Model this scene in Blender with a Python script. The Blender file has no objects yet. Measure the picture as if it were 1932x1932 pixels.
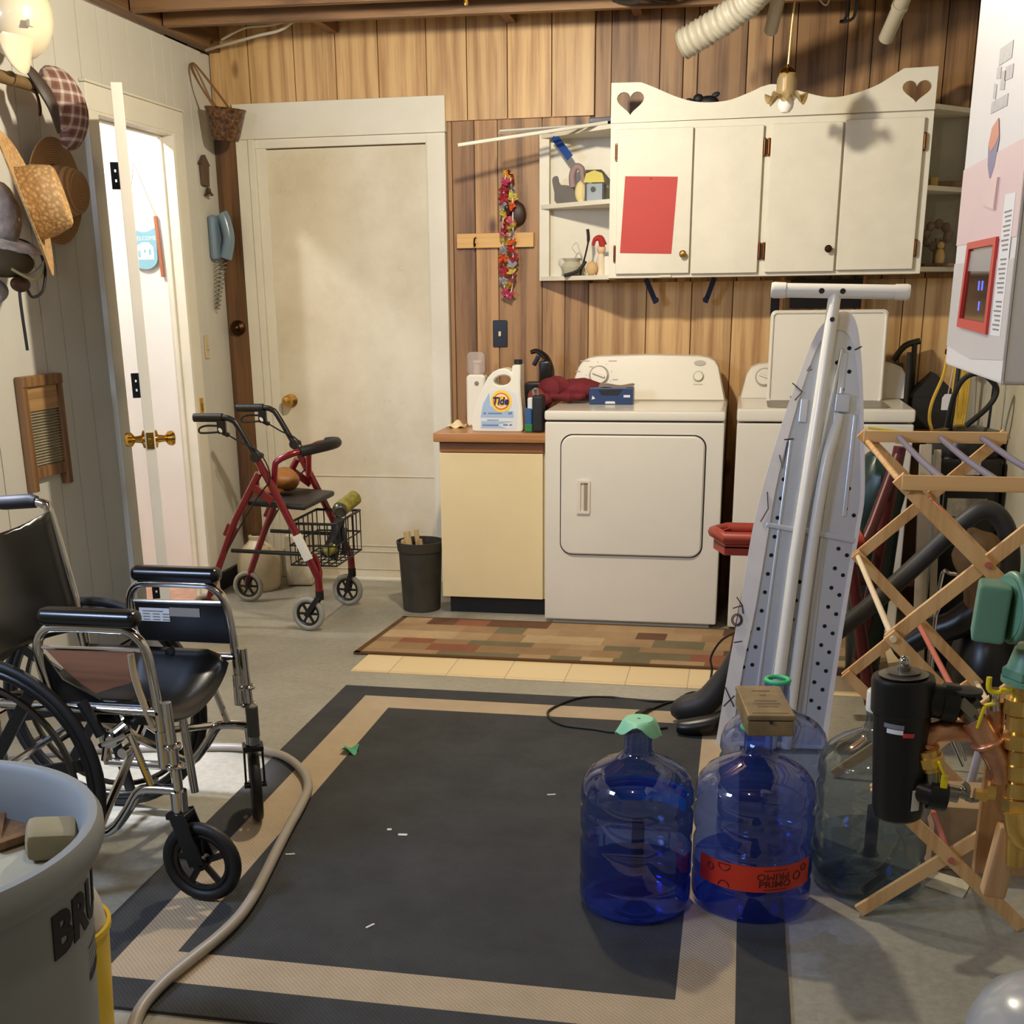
import bpy, bmesh, math, random
from mathutils import Vector, Matrix, Euler
from math import pi, sin, cos, radians as R
random.seed(7)
SC = bpy.context.scene
COL = SC.collection

# ------------------------------------------------------------------ camera
def set_camera():
    f, cx, cy, pt, yw, rl, h = 2295.642, 926.098, 1288.002, 0.3086, 0.1997, -0.0127, 1.3743
    cam = bpy.data.cameras.new('camera'); o = bpy.data.objects.new('camera', cam); COL.objects.link(o)
    fw = Vector((-sin(yw)*cos(pt), cos(yw)*cos(pt), -sin(pt)))
    r = Vector((cos(yw), sin(yw), 0)); u = r.cross(fw)
    r2 = r*cos(rl)+u*sin(rl); u2 = r2.cross(fw)
    m = Matrix((r2, u2, -fw)).transposed().to_4x4(); m.translation = (0, 0, h)
    o.matrix_world = m
    cam.sensor_width = 36; cam.sensor_fit = 'HORIZONTAL'
    cam.lens = f/1932*36
    cam.shift_x = (966-cx)/1932; cam.shift_y = (cy-966)/1932
    cam.clip_start = 0.05
    SC.camera = o
set_camera()

# ------------------------------------------------------------------ world, lamps, exposure
w = bpy.data.worlds.new('world'); SC.world = w; w.use_nodes = True
w.node_tree.nodes['Background'].inputs[0].default_value = (1.0, 0.85, 0.7, 1)
w.node_tree.nodes['Background'].inputs[1].default_value = 0.15
def point(name, loc, power, col, rad):
    l = bpy.data.lights.new(name, 'POINT'); l.energy = power; l.color = col; l.shadow_soft_size = rad
    o = bpy.data.objects.new(name, l); o.location = loc; COL.objects.link(o); return o
def spot(name, loc, target, power, col, ang, rad):
    l = bpy.data.lights.new(name, 'SPOT'); l.energy = power; l.color = col; l.spot_size = R(ang); l.spot_blend = 0.35; l.shadow_soft_size = rad
    o = bpy.data.objects.new(name, l); o.location = loc; COL.objects.link(o)
    o.rotation_euler = (Vector(target)-Vector(loc)).to_track_quat('-Z', 'Y').to_euler(); return o
def area(name, loc, target, sx, sy, power, col):
    l = bpy.data.lights.new(name, 'AREA'); l.shape = 'RECTANGLE'; l.size = sx; l.size_y = sy; l.energy = power; l.color = col
    o = bpy.data.objects.new(name, l); o.location = loc; COL.objects.link(o)
    d = Vector(target)-Vector(loc); o.rotation_euler = d.to_track_quat('-Z', 'Y').to_euler(); return o
point('ceiling_lamp_light', (-0.80, 3.88, 2.325), 66, (1.0, 0.935, 0.775), 0.045)
point('rear_lamp_light', (-0.42, 1.12, 2.27), 12, (1.0, 0.93, 0.80), 0.05)
point('hallway_lamp_light', (-2.93, 4.70, 2.38), 25, (0.97, 0.97, 1.0), 0.035)
area('window_light', (-2.40, 1.25, 1.95), (0.10, 3.7, 0.6), 0.9, 0.5, 38, (0.50, 0.66, 1.0))  # added cool fill from an unseen, unknown source, aimed at the ironing board
spot('window_beam_light', (-2.42, 2.70, 2.12), (-1.66, 3.10, 0.0), 260, (0.74, 0.80, 1.0), 17, 0.05)  # added cool spot for the pale floor patch, its real source unknown
SC.view_settings.view_transform = 'Standard'; SC.view_settings.look = 'None'
SC.view_settings.gamma = 1.0; SC.view_settings.use_curve_mapping = False
SC.view_settings.exposure = 0.92
SC.cycles.transparent_max_bounces = 24

# ------------------------------------------------------------------ materials
def lin(c):
    return tuple((x/255/12.92 if x/255 <= 0.04045 else ((x/255+0.055)/1.055)**2.4) for x in c)
_M = {}
def _new(name):
    m = bpy.data.materials.new(name); m.use_nodes = True
    nt = m.node_tree; b = nt.nodes['Principled BSDF']
    return m, nt, b
def _set(b, **k):
    for n, v in k.items():
        n = n.replace('_', ' ')
        if n in b.inputs: b.inputs[n].default_value = v
def _coord(nt, scale=(1, 1, 1), loc=(0, 0, 0)):
    tc = nt.nodes.new('ShaderNodeTexCoord'); mp = nt.nodes.new('ShaderNodeMapping')
    mp.inputs['Scale'].default_value = scale; mp.inputs['Location'].default_value = loc
    nt.links.new(tc.outputs['Object'], mp.inputs['Vector']); return mp.outputs['Vector']
def _noise(nt, vec, scale, detail=4, rough=0.6):
    n = nt.nodes.new('ShaderNodeTexNoise'); n.inputs['Scale'].default_value = scale
    n.inputs['Detail'].default_value = detail; n.inputs['Roughness'].default_value = rough
    nt.links.new(vec, n.inputs['Vector']); return n.outputs['Fac']
def _ramp(nt, fac, stops):
    r = nt.nodes.new('ShaderNodeValToRGB'); e = r.color_ramp.elements
    while len(e) < len(stops): e.new(0.5)
    for i, (p, c) in enumerate(stops):
        e[i].position = p; e[i].color = (*c, 1)
    nt.links.new(fac, r.inputs['Fac']); return r.outputs['Color']
def _bump(nt, b, fac, strength, dist=0.002):
    n = nt.nodes.new('ShaderNodeBump'); n.inputs['Strength'].default_value = strength; n.inputs['Distance'].default_value = dist
    nt.links.new(fac, n.inputs['Height']); nt.links.new(n.outputs['Normal'], b.inputs['Normal'])
def _mixc(nt, fac, a, b_, mode='MIX'):
    m = nt.nodes.new('ShaderNodeMix'); m.data_type = 'RGBA'; m.blend_type = mode
    if isinstance(fac, float): m.inputs[0].default_value = fac
    else: nt.links.new(fac, m.inputs[0])
    for s, i in ((a, 6), (b_, 7)):
        if isinstance(s, tuple): m.inputs[i].default_value = (*s[:3], 1)
        else: nt.links.new(s, m.inputs[i])
    return m.outputs[2]
def mat(name, col, rough=0.5, metal=0.0, var=0.10, scale=6.0, bump=0.0, bscale=80.0, coat=0.0, spec=0.5, sheen=0.0):
    """plain surface with a slight procedural mottling"""
    if name in _M: return _M[name]
    m, nt, b = _new(name); c = lin(col); v = _coord(nt)
    if var > 0:
        f = _noise(nt, v, scale)
        d = tuple(max(0, x*(1-var)) for x in c); l_ = tuple(min(1, x*(1+var)) for x in c)
        nt.links.new(_ramp(nt, f, [(0.3, d), (0.7, l_)]), b.inputs['Base Color'])
    else: b.inputs['Base Color'].default_value = (*c, 1)
    _set(b, Roughness=rough, Metallic=metal, Coat_Weight=coat, Specular_IOR_Level=spec, Sheen_Weight=sheen)
    if bump > 0: _bump(nt, b, _noise(nt, v, bscale, 3), bump)
    _M[name] = m; return m
def wood(name, c1, c2, axis=2, scale=1.0, rough=0.5, knots=False, use_attr=False, dark=None, coat=0.0):
    """streaky grain running along the given object axis; the 'tone' attribute shifts whole boards"""
    if name in _M: return _M[name]
    m, nt, b = _new(name)
    s = [26*scale]*3; s[axis] = 1.6*scale
    tc = nt.nodes.new('ShaderNodeTexCoord'); vec = tc.outputs['Object']
    if use_attr:
        at = nt.nodes.new('ShaderNodeAttribute'); at.attribute_name = 'tone'
        cmb = nt.nodes.new('ShaderNodeCombineXYZ')
        mul = nt.nodes.new('ShaderNodeMath'); mul.operation = 'MULTIPLY'; mul.inputs[1].default_value = 37.0
        nt.links.new(at.outputs['Fac'], mul.inputs[0])
        for i in range(3): nt.links.new(mul.outputs[0], cmb.inputs[i])
        ad = nt.nodes.new('ShaderNodeVectorMath'); ad.operation = 'ADD'
        nt.links.new(vec, ad.inputs[0]); nt.links.new(cmb.outputs[0], ad.inputs[1]); vec = ad.outputs[0]
    mp = nt.nodes.new('ShaderNodeMapping'); mp.inputs['Scale'].default_value = s; nt.links.new(vec, mp.inputs['Vector'])
    f = _noise(nt, mp.outputs[0], 1.0, 6, 0.62)
    s2 = [5*scale]*3; s2[axis] = 0.9*scale
    mp2 = nt.nodes.new('ShaderNodeMapping'); mp2.inputs['Scale'].default_value = s2; nt.links.new(vec, mp2.inputs['Vector'])
    wv = nt.nodes.new('ShaderNodeTexWave'); wv.wave_type = 'RINGS'; wv.rings_direction = 'XYZ'[axis]
    wv.inputs['Scale'].default_value = 1.3; wv.inputs['Distortion'].default_value = 5.0; wv.inputs['Detail'].default_value = 2.0
    nt.links.new(mp2.outputs[0], wv.inputs['Vector'])
    s4 = [95*scale]*3; s4[axis] = 2.2*scale
    mp4 = nt.nodes.new('ShaderNodeMapping'); mp4.inputs['Scale'].default_value = s4; nt.links.new(vec, mp4.inputs['Vector'])
    fine = _noise(nt, mp4.outputs[0], 1.0, 3, 0.7)
    mf = nt.nodes.new('ShaderNodeMix'); mf.inputs[0].default_value = 0.42; nt.links.new(f, mf.inputs[2]); nt.links.new(fine, mf.inputs[3]); f = mf.outputs[0]
    mx = nt.nodes.new('ShaderNodeMath'); mx.operation = 'MULTIPLY_ADD'; mx.inputs[1].default_value = 0.16
    nt.links.new(wv.outputs['Fac'], mx.inputs[0]); nt.links.new(f, mx.inputs[2])
    a, c = lin(c1), lin(c2)
    col = _ramp(nt, mx.outputs[0], [(0.40, c), (0.66, a)])
    if knots:
        vo = nt.nodes.new('ShaderNodeTexVoronoi'); vo.inputs['Scale'].default_value = 1.0
        s3 = [5.0]*3; s3[axis] = 2.4
        mp3 = nt.nodes.new('ShaderNodeMapping'); mp3.inputs['Scale'].default_value = s3; nt.links.new(vec, mp3.inputs['Vector'])
        nt.links.new(mp3.outputs[0], vo.inputs['Vector'])
        kf = _ramp(nt, vo.outputs['Distance'], [(0.05, (0.25, 0.16, 0.1)), (0.14, (1, 1, 1))])
        col = _mixc(nt, 1.0, col, kf, 'MULTIPLY')
    if use_attr:
        rmp = _ramp(nt, at.outputs['Fac'], [(0.0, (0.55, 0.48, 0.44)), (0.5, (0.90, 0.88, 0.86)), (1.0, (1.22, 1.2, 1.14))])
        col = _mixc(nt, 1.0, col, rmp, 'MULTIPLY')
    nt.links.new(col, b.inputs['Base Color'])
    _set(b, Roughness=rough, Coat_Weight=coat)
    _bump(nt, b, f, 0.25, 0.001)
    _M[name] = m; return m
def clear(name, tint, rough=0.03, ior=1.45, body=0.0, bodycol=(200, 210, 230)):
    """thin see-through wall: tinted transparency with a fresnel gloss"""
    if name in _M: return _M[name]
    m, nt, b = _new(name); nt.nodes.remove(b); out = nt.nodes['Material Output']
    t = nt.nodes.new('ShaderNodeBsdfTransparent'); t.inputs[0].default_value = (*lin(tint), 1)
    g = nt.nodes.new('ShaderNodeBsdfGlossy'); g.inputs['Roughness'].default_value = rough
    d = nt.nodes.new('ShaderNodeBsdfDiffuse'); d.inputs[0].default_value = (*lin(bodycol), 1)
    m0 = nt.nodes.new('ShaderNodeMixShader'); m0.inputs[0].default_value = body
    lw = nt.nodes.new('ShaderNodeLayerWeight'); lw.inputs[0].default_value = 0.5
    pw = nt.nodes.new('ShaderNodeMath'); pw.operation = 'POWER'; pw.inputs[1].default_value = 4.0; nt.links.new(lw.outputs['Facing'], pw.inputs[0])
    fr = nt.nodes.new('ShaderNodeMath'); fr.operation = 'MULTIPLY_ADD'; fr.inputs[1].default_value = 0.85; f0 = ((ior-1)/(ior+1))**2; fr.inputs[2].default_value = f0*2.2
    nt.links.new(pw.outputs[0], fr.inputs[0])
    mx = nt.nodes.new('ShaderNodeMixShader')
    nt.links.new(t.outputs[0], m0.inputs[1]); nt.links.new(d.outputs[0], m0.inputs[2])
    nt.links.new(fr.outputs[0], mx.inputs[0]); nt.links.new(m0.outputs[0], mx.inputs[1]); nt.links.new(g.outputs[0], mx.inputs[2])
    nt.links.new(mx.outputs[0], out.inputs[0]); _M[name] = m; return m
def emit(name, col, strength):
    if name in _M: return _M[name]
    m, nt, b = _new(name); _set(b, Emission_Strength=strength); b.inputs['Emission Color'].default_value = (*lin(col), 1)
    b.inputs['Base Color'].default_value = (*lin(col), 1); _M[name] = m; return m

# ------------------------------------------------------------------ mesh builder
def frame_from(d, up=Vector((0, 0, 1))):
    d = Vector(d).normalized()
    if abs(d.dot(up)) > 0.98: up = Vector((0, 1, 0))
    x = up.cross(d).normalized(); y = d.cross(x).normalized()
    return Matrix((x, y, d)).transposed()
def catmull(pts, n=6, closed=False):
    P = [Vector(p) for p in pts]; out = []; N = len(P)
    rng = range(N if closed else N-1)
    for i in rng:
        if closed: a, b, c, d = P[(i-1) % N], P[i], P[(i+1) % N], P[(i+2) % N]
        else: a, b, c, d = P[max(i-1, 0)], P[i], P[i+1], P[min(i+2, N-1)]
        for k in range(n):
            t = k/n
            out.append(0.5*((2*b)+(c-a)*t+(2*a-5*b+4*c-d)*t*t+(3*b-a-3*c+d)*t**3))
    if not closed: out.append(P[-1])
    return out
class MB:
    def __init__(s): s.bm = bmesh.new(); s.tone = None
    def _faces(s, v, fs, mi=0):
        vs = [s.bm.verts.new(p) for p in v]; s.bm.verts.index_update(); r = []
        for f in fs:
            try:
                q = s.bm.faces.new([vs[i] for i in f]); q.material_index = mi; r.append(q)
            except ValueError: pass
        return vs
    def box(s, c, sz, bev=0.0, rot=None, seg=2, mi=0):
        t = bmesh.new(); bmesh.ops.create_cube(t, size=1.0)
        bmesh.ops.scale(t, vec=sz, verts=t.verts)
        if bev > 0: bmesh.ops.bevel(t, geom=list(t.edges), offset=min(bev, min(sz)*0.49), segments=seg, affect='EDGES', profile=0.5)
        M = Matrix.Translation(c)
        if rot is not None: M = M @ (rot.to_4x4() if isinstance(rot, Matrix) else Euler(rot).to_matrix().to_4x4())
        t.transform(M); return s._merge(t, mi)
    def bb(s, a, b, bev=0.0, mi=0):
        c = [(x+y)/2 for x, y in zip(a, b)]; return s.box(c, [abs(y-x) for x, y in zip(a, b)], bev, mi=mi)
    def bar(s, p0, p1, w, h, bev=0.0, up=(0, 0, 1), mi=0):
        p0, p1 = Vector(p0), Vector(p1); d = p1-p0
        return s.box((p0+p1)/2, (w, h, d.length), bev, frame_from(d, Vector(up)), mi=mi)
    def _merge(s, t, mi=0):
        t.verts.index_update(); v = [x.co.copy() for x in t.verts]; f = [[q.index for q in x.verts] for x in t.faces]; t.free()
        return s._faces(v, f, mi)
    def tube(s, pts, r, n=10, closed=False, sm=0, caps=True, mi=0, flat=1.0, up=None):
        P = catmull(pts, sm, closed) if sm else [Vector(p) for p in pts]
        N = len(P); rr = r if callable(r) else (lambda t: r); rings = []
        nrm = None
        for i in range(N):
            if closed: d = P[(i+1) % N]-P[(i-1) % N]
            else: d = P[min(i+1, N-1)]-P[max(i-1, 0)]
            if d.length < 1e-9: d = Vector((0, 0, 1))
            d.normalize()
            if nrm is None:
                a = Vector(up) if up else (Vector((0, 0, 1)) if abs(d.z) < 0.9 else Vector((1, 0, 0)))
                nrm = (a-d*a.dot(d)).normalized()
            else:
                nrm = nrm-d*nrm.dot(d)
                nrm = nrm.normalized() if nrm.length > 1e-6 else frame_from(d).col[0].copy()
            b = d.cross(nrm); q = rr(i/max(1, N-1))
            rings.append([P[i]+nrm*q*flat*cos(2*pi*k/n)+b*q*sin(2*pi*k/n) for k in range(n)])
        return s.loft(rings, closed, caps, mi)
    def loft(s, rings, closed=False, caps=True, mi=0, ring_closed=True):
        n = len(rings[0]); v = [p for r in rings for p in r]; fs = []; N = len(rings)
        for i in range(N if closed else N-1):
            j = (i+1) % N
            for k in range(n if ring_closed else n-1):
                l = (k+1) % n; fs.append((i*n+k, i*n+l, j*n+l, j*n+k))
        if caps and not closed and ring_closed:
            fs.append(tuple(reversed(range(n)))); fs.append(tuple((N-1)*n+k for k in range(n)))
        return s._faces(v, fs, mi)
    def cyl(s, p0, p1, r0, r1=None, n=20, caps=True, mi=0):
        p0, p1 = Vector(p0), Vector(p1); r1 = r0 if r1 is None else r1; F = frame_from(p1-p0)
        rg = [[p+F.col[0]*r*cos(2*pi*k/n)+F.col[1]*r*sin(2*pi*k/n) for k in range(n)] for p, r in ((p0, r0), (p1, r1))]
        return s.loft(rg, False, caps, mi)
    def lathe(s, prof, c=(0, 0, 0), ax=(0, 0, 1), n=28, caps=False, mi=0, fn=None):
        F = frame_from(ax, Vector((0, 1, 0)) if abs(ax[2]) > .9 else Vector((0, 0, 1))); c = Vector(c); rg = []
        for r, z in prof:
            ring = []
            for k in range(n):
                a = 2*pi*k/n; q, zz = (r, z) if fn is None else fn(r, z, a)
                ring.append(c+F.col[0]*q*cos(a)+F.col[1]*q*sin(a)+F.col[2]*zz)
            rg.append(ring)
        return s.loft(rg, False, caps, mi)
    def ell(s, c, r, rot=None, nu=20, nv=12, mi=0, fn=None):
        rg = []
        M = Euler(rot).to_matrix() if rot else Matrix.Identity(3); c = Vector(c)
        for i in range(nv+1):
            t = pi*i/nv; t = min(max(t, 0.02), pi-0.02); ring = []
            for k in range(nu):
                a = 2*pi*k/nu; p = Vector((sin(t)*cos(a), sin(t)*sin(a), -cos(t)))
                q = fn(p) if fn else 1.0
                ring.append(c+M @ Vector((p.x*r[0]*q, p.y*r[1]*q, p.z*r[2]*q)))
            rg.append(ring)
        return s.loft(rg, False, True, mi)
    def torus(s, c, Rr, r, ax=(0, 0, 1), n=32, m=10, mi=0, flat=1.0):
        F = frame_from(ax); c = Vector(c)
        return s.tube([c+F.col[0]*Rr*cos(2*pi*k/n)+F.col[1]*Rr*sin(2*pi*k/n) for k in range(n)], r, m, True, mi=mi, flat=flat, up=ax)
    def plate(s, outer, holes, t, M, mi=0):
        """2D outline (with holes) in the local xy plane, thickness t along z, placed by M"""
        b = bmesh.new(); es = []
        for L in [outer]+list(holes):
            vs = [b.verts.new((x, y, 0)) for x, y in L]
            for i in range(len(vs)): es.append(b.edges.new((vs[i], vs[(i+1) % len(vs)])))
        if holes: bmesh.ops.triangle_fill(b, use_beauty=True, use_dissolve=False, edges=es)
        else: b.faces.new(list(b.verts))
        bmesh.ops.recalc_face_normals(b, faces=b.faces)
        g = bmesh.ops.extrude_face_region(b, geom=list(b.faces))
        bmesh.ops.translate(b, vec=(0, 0, t), verts=[e for e in g['geom'] if isinstance(e, bmesh.types.BMVert)])
        b.transform(M); return s._merge(b, mi)
    def sheet(s, fn, nu, nv, mi=0):
        v = [fn(i/nu, j/nv) for j in range(nv+1) for i in range(nu+1)]
        fs = [(j*(nu+1)+i, j*(nu+1)+i+1, (j+1)*(nu+1)+i+1, (j+1)*(nu+1)+i) for j in range(nv) for i in range(nu)]
        return s._faces(v, fs, mi)
    def rbox(s, c, sx, sy, sz, rad, n=6, edge=0.004, mi=0):
        """slab in xz with rounded outline corners, thickness sy along y"""
        o = rrect(sx, sz, rad, n); rg = []
        for dy, ins in ((-sy/2, edge), (-sy/2+edge, 0), (sy/2-edge, 0), (sy/2, edge)):
            kx, kz = (sx-2*ins)/sx, (sz-2*ins)/sz
            rg.append([Vector((c[0]+x*kx, c[1]+dy, c[2]+z*kz)) for x, z in o])
        return s.loft(rg, False, True, mi)
def rrect(w, h, r, n=6):
    out = []
    for cx, cy, a0 in ((w/2-r, h/2-r, 0), (-w/2+r, h/2-r, pi/2), (-w/2+r, -h/2+r, pi), (w/2-r, -h/2+r, 1.5*pi)):
        for k in range(n+1): out.append((cx+r*cos(a0+pi/2*k/n), cy+r*sin(a0+pi/2*k/n)))
    return out
XZ = Matrix(((1, 0, 0, 0), (0, 0, -1, 0), (0, 1, 0, 0), (0, 0, 0, 1)))   # local (x, y, z) -> world (x, -z, y): outline stands upright facing -y
def upright(y): return Matrix.Translation((0, y, 0)) @ XZ

def obj(name, mb, m, parent=None, ang=38, solid=0.0, world=True, tones=None, flip=True):
    me = bpy.data.meshes.new(name); bm = mb.bm
    if flip: bmesh.ops.recalc_face_normals(bm, faces=bm.faces)
    bm.to_mesh(me); bm.free()
    for x in (m if isinstance(m, (list, tuple)) else [m]): me.materials.append(x)
    me.shade_smooth(); me.set_sharp_from_angle(angle=R(ang))
    o = bpy.data.objects.new(name, me); COL.objects.link(o)
    if solid:
        md = o.modifiers.new('solid', 'SOLIDIFY'); md.thickness = solid; md.offset = 0
    wn = o.modifiers.new('weighted', 'WEIGHTED_NORMAL'); wn.keep_sharp = True
    if parent is not None:
        if world: me.transform(RM[parent.name].inverted())
        o.parent = parent
        RM[o.name] = RM[parent.name]
    else: RM[o.name] = Matrix.Identity(4)
    return o
RM = {}
def thing(name, label, cat, loc=(0, 0, 0), rz=0.0, group=None):
    o = bpy.data.objects.new(name, None); COL.objects.link(o); o.empty_display_size = 0.05
    o.location = loc; o.rotation_euler = (0, 0, rz)
    RM[o.name] = Matrix.Translation(loc) @ Matrix.Rotation(rz, 4, 'Z')
    return tag(o, label, cat, group)
def tag(o, label, cat, group=None, kind=None):
    if label: o['label'] = label
    if cat: o['category'] = cat
    if group: o['group'] = group
    if kind: o['kind'] = kind
    return o
def single(name, mb, m, label, cat, group=None, **k):
    return tag(obj(name, mb, m, None, **k), label, cat, group)
def struct(name, mb, m, **k):
    o = obj(name, mb, m, None, **k); o['kind'] = 'structure'; return o
def sgroup(name, loc=(0, 0, 0)):
    o = bpy.data.objects.new(name, None); COL.objects.link(o); o.location = loc; o['kind'] = 'structure'
    RM[o.name] = Matrix.Translation(loc); return o
def copy_tree(o, M=None, label=None, parent=None):
    """copy of a thing with copies of its parts; M moves the copy"""
    c = o.copy(); COL.objects.link(c)
    if parent is not None: c.parent = parent
    RM[c.name] = RM[o.name]
    if label: c['label'] = label
    if M is not None and parent is None: c.matrix_world = M
    for ch in [x for x in bpy.data.objects if x.parent == o]: copy_tree(ch, None, None, c)
    return c
def text(name, body, size, m, parent, M, ext=0.0006, bend=None, align='CENTER', sx=1.0, fn=None, bold=0.0):
    cu = bpy.data.curves.new('t', 'FONT'); cu.body = body; cu.size = size; cu.extrude = ext; cu.offset = bold; cu.align_x = align; cu.align_y = 'CENTER'
    cu.resolution_u = 3
    t = bpy.data.objects.new('t', cu); COL.objects.link(t)
    dg = bpy.context.evaluated_depsgraph_get(); me = bpy.data.meshes.new_from_object(t.evaluated_get(dg))
    bpy.data.objects.remove(t); bpy.data.curves.remove(cu)
    b = bmesh.new(); b.from_mesh(me); bpy.data.meshes.remove(me)
    for v in b.verts: v.co.x *= sx
    if fn:
        for v in b.verts: v.co = fn(v.co)
    else: b.transform(M)
    mb = MB(); mb.bm.free(); mb.bm = b
    return obj(name, mb, m, parent, flip=False)
# ================================================================== structure
M_white = mat('painted_wall', (206, 202, 190), 0.55, var=0.03, scale=3)
M_trim = mat('painted_trim', (226, 220, 203), 0.45, var=0.04, scale=5, bump=0.05, bscale=30)
M_door = mat('door_paint', (224, 215, 193), 0.5, var=0.05, scale=3)
M_hall = mat('hall_paint', (238, 235, 228), 0.5, var=0.02)
M_panel = wood('light_panelling', (214, 176, 122), (170, 128, 82), 2, 1.0, 0.45, True, True)
M_cedar = wood('cedar_boards', (190, 148, 100), (124, 88, 54), 2, 1.0, 0.5, True, True)
M_stain = wood('stained_board', (118, 82, 46), (76, 50, 28), 2, 1.0, 0.5)
M_joist = wood('joist_wood', (134, 98, 62), (90, 62, 36), 0, 0.8, 0.6)
M_jy = wood('joist_wood_long', (128, 92, 58), (84, 56, 32), 1, 0.8, 0.6)
M_block = mat('concrete_wall', (176, 170, 150), 0.8, var=0.15, scale=4, bump=0.2)
M_brass = mat('aged_brass', (190, 150, 80), 0.25, 1.0, var=0.15)
M_brass2 = mat('bright_brass', (222, 178, 84), 0.15, 1.0, var=0.05)
M_bronze = mat('dark_bronze', (70, 48, 30), 0.4, 1.0, var=0.1)
M_copperh = mat('copper_hinge', (112, 70, 42), 0.4, 1.0, var=0.15)
M_black = mat('matte_black', (22, 21, 20), 0.5, var=0.1)
M_chrome = mat('chrome', (205, 203, 200), 0.12, 1.0, var=0.0)

def concrete():
    m, nt, b = _new('concrete_floor'); v = _coord(nt)
    f = _noise(nt, v, 1.6, 6, 0.65); g = _noise(nt, v, 45, 4, 0.7)
    c = _ramp(nt, f, [(0.25, lin((128, 124, 108))), (0.5, lin((154, 148, 130))), (0.75, lin((174, 167, 148)))])
    c = _mixc(nt, 0.18, c, _ramp(nt, g, [(0.3, (0.1, 0.09, 0.07)), (0.7, (0.6, 0.58, 0.5))]))
    s = _ramp(nt, _noise(nt, _coord(nt, (1, 1, 1), (3, 7, 0)), 3.0, 3, 0.5), [(0.66, (1, 1, 1)), (0.74, (0.78, 0.74, 0.68))])
    c = _mixc(nt, 1.0, c, s, 'MULTIPLY')
    nt.links.new(c, b.inputs['Base Color']); _set(b, Roughness=0.42)
    _bump(nt, b, g, 0.12); return m
mb = MB(); mb.bb((-2.60, -1.8, -0.1), (1.1, 5.95, 0)); struct('floor', mb, concrete())

def boards(mb, L, tones):
    """L: (x0,x1,y0,y1,z0,z1,tone,mi)"""
    for x0, x1, y0, y1, z0, z1, t, mi in L:
        n = len(mb.bm.verts); mb.bb((x0, y0, z0), (x1, y1, z1), 0.0015, mi); tones.append((len(mb.bm.verts)-n, t))
def set_tones(o, tones):
    a = o.data.attributes.new('tone', 'FLOAT', 'POINT'); vals = [t for n, t in tones for _ in range(n)]
    a.data.foreach_set('value', vals)
rnd = random.Random(3)
mb = MB(); tn = []
def run(gs, y0, y1, z0, z1, mi, lo, hi, tl=None):
    L = []
    for i in range(len(gs)-1):
        t = tl[i] if tl else rnd.uniform(lo, hi)
        L.append((gs[i]+0.002, gs[i+1]-0.002, y0, y1, z0, z1, t, mi))
    boards(mb, L, tn)
boards(mb, [(-2.60, 1.1, 5.862, 5.96, 0, 2.70, 0.0, 1)], tn)
run([-2.466, -2.277, -2.057, -1.860, -1.661, -1.439, -1.255, -1.072, -0.874, -0.684], 5.834, 5.864, 2.121, 2.56, 0, 0.55, 0.85)
run([-1.356, -1.333, -1.229, -1.122, -0.918, -0.811, -0.702], 5.849, 5.864, 0, 2.125, 1, 0, 1, [0.3, 0.12, 0.72, 0.34, 0.62, 0.30])
run([-0.684, -0.614, -0.404, -0.304, -0.242, -0.036, 0.07, 0.167, 0.372, 0.475, 0.588, 0.769, 0.886, 0.96], 5.849, 5.864, 1.42, 2.60, 1, 0, 1,
    [0.30, 0.12, 0.25, 0.42, 0.15, 0.5, 0.2, 0.08, 0.45, 0.25, 0.3, 0.15, 0.12])
run([-0.702, -0.437, -0.233, -0.05, 0.127, 0.30, 0.48, 0.687, 0.777, 0.96], 5.849, 5.864, 0, 1.42, 0, 0.45, 0.8)
o = struct('wall_back', mb, [M_panel, M_cedar]); set_tones(o, tn)
mb = MB(); mb.bb((-2.468, 5.828, 0.0), (-2.365, 5.862, 2.12), 0.003); struct('trim_1', mb, M_stain)

# left wall of painted planks, doorway y 4.69..5.35
mb = MB()
gy = [-1.8, -0.6, 0.4, 1.2, 2.0, 2.7, 3.3, 3.8, 4.16, 4.30, 4.455, 4.636]
for i in range(len(gy)-1): mb.bb((-2.53, gy[i]+.0015, 0), (-2.47, gy[i+1]-.0015, 2.44), 0.004)
mb.bb((-2.53, 4.637, 0), (-2.47, 4.69, 2.44), 0.002)
gh = [4.69, 4.794, 4.885, 5.035, 5.254, 5.352]
for i in range(len(gh)-1): mb.bb((-2.53, gh[i]+.0015, 2.06), (-2.47, gh[i+1]-.0015, 2.44), 0.004)
for a, c in ((5.352, 5.429), (5.43, 5.60), (5.60, 5.86)): mb.bb((-2.53, a+.001, 0), (-2.47, c-.001, 2.44), 0.003)
mb.bb((-2.525, -1.8, 0), (-2.478, 4.69, 2.43)); mb.bb((-2.525, 5.352, 0), (-2.478, 5.86, 2.43)); mb.bb((-2.525, 4.69, 2.065), (-2.478, 5.352, 2.43))
struct('wall_left', mb, M_white)
def casing(nm, segs):
    mb = MB()
    for a, c in segs: mb.bb(a, c, 0.006)
    struct(nm, mb, M_trim)
casing('trim_2', [((-2.488, 4.607, 0), (-2.448, 4.69, 2.06)), ((-2.488, 5.350, 0), (-2.448, 5.452, 2.06)), ((-2.488, 4.607, 2.056), (-2.446, 5.452, 2.150)),
                  ((-2.470, 4.600, 2.150), (-2.440, 5.458, 2.162)),
                  ((-2.535, 4.68, 0), (-2.45, 4.700, 2.06)), ((-2.535, 5.338, 0), (-2.45, 5.354, 2.06)), ((-2.535, 4.69, 2.046), (-2.45, 5.35, 2.062)),
                  ((-2.520, 5.326, 0), (-2.500, 5.342, 2.05)), ((-2.520, 4.69, 2.036), (-2.500, 5.35, 2.05))])
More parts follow.
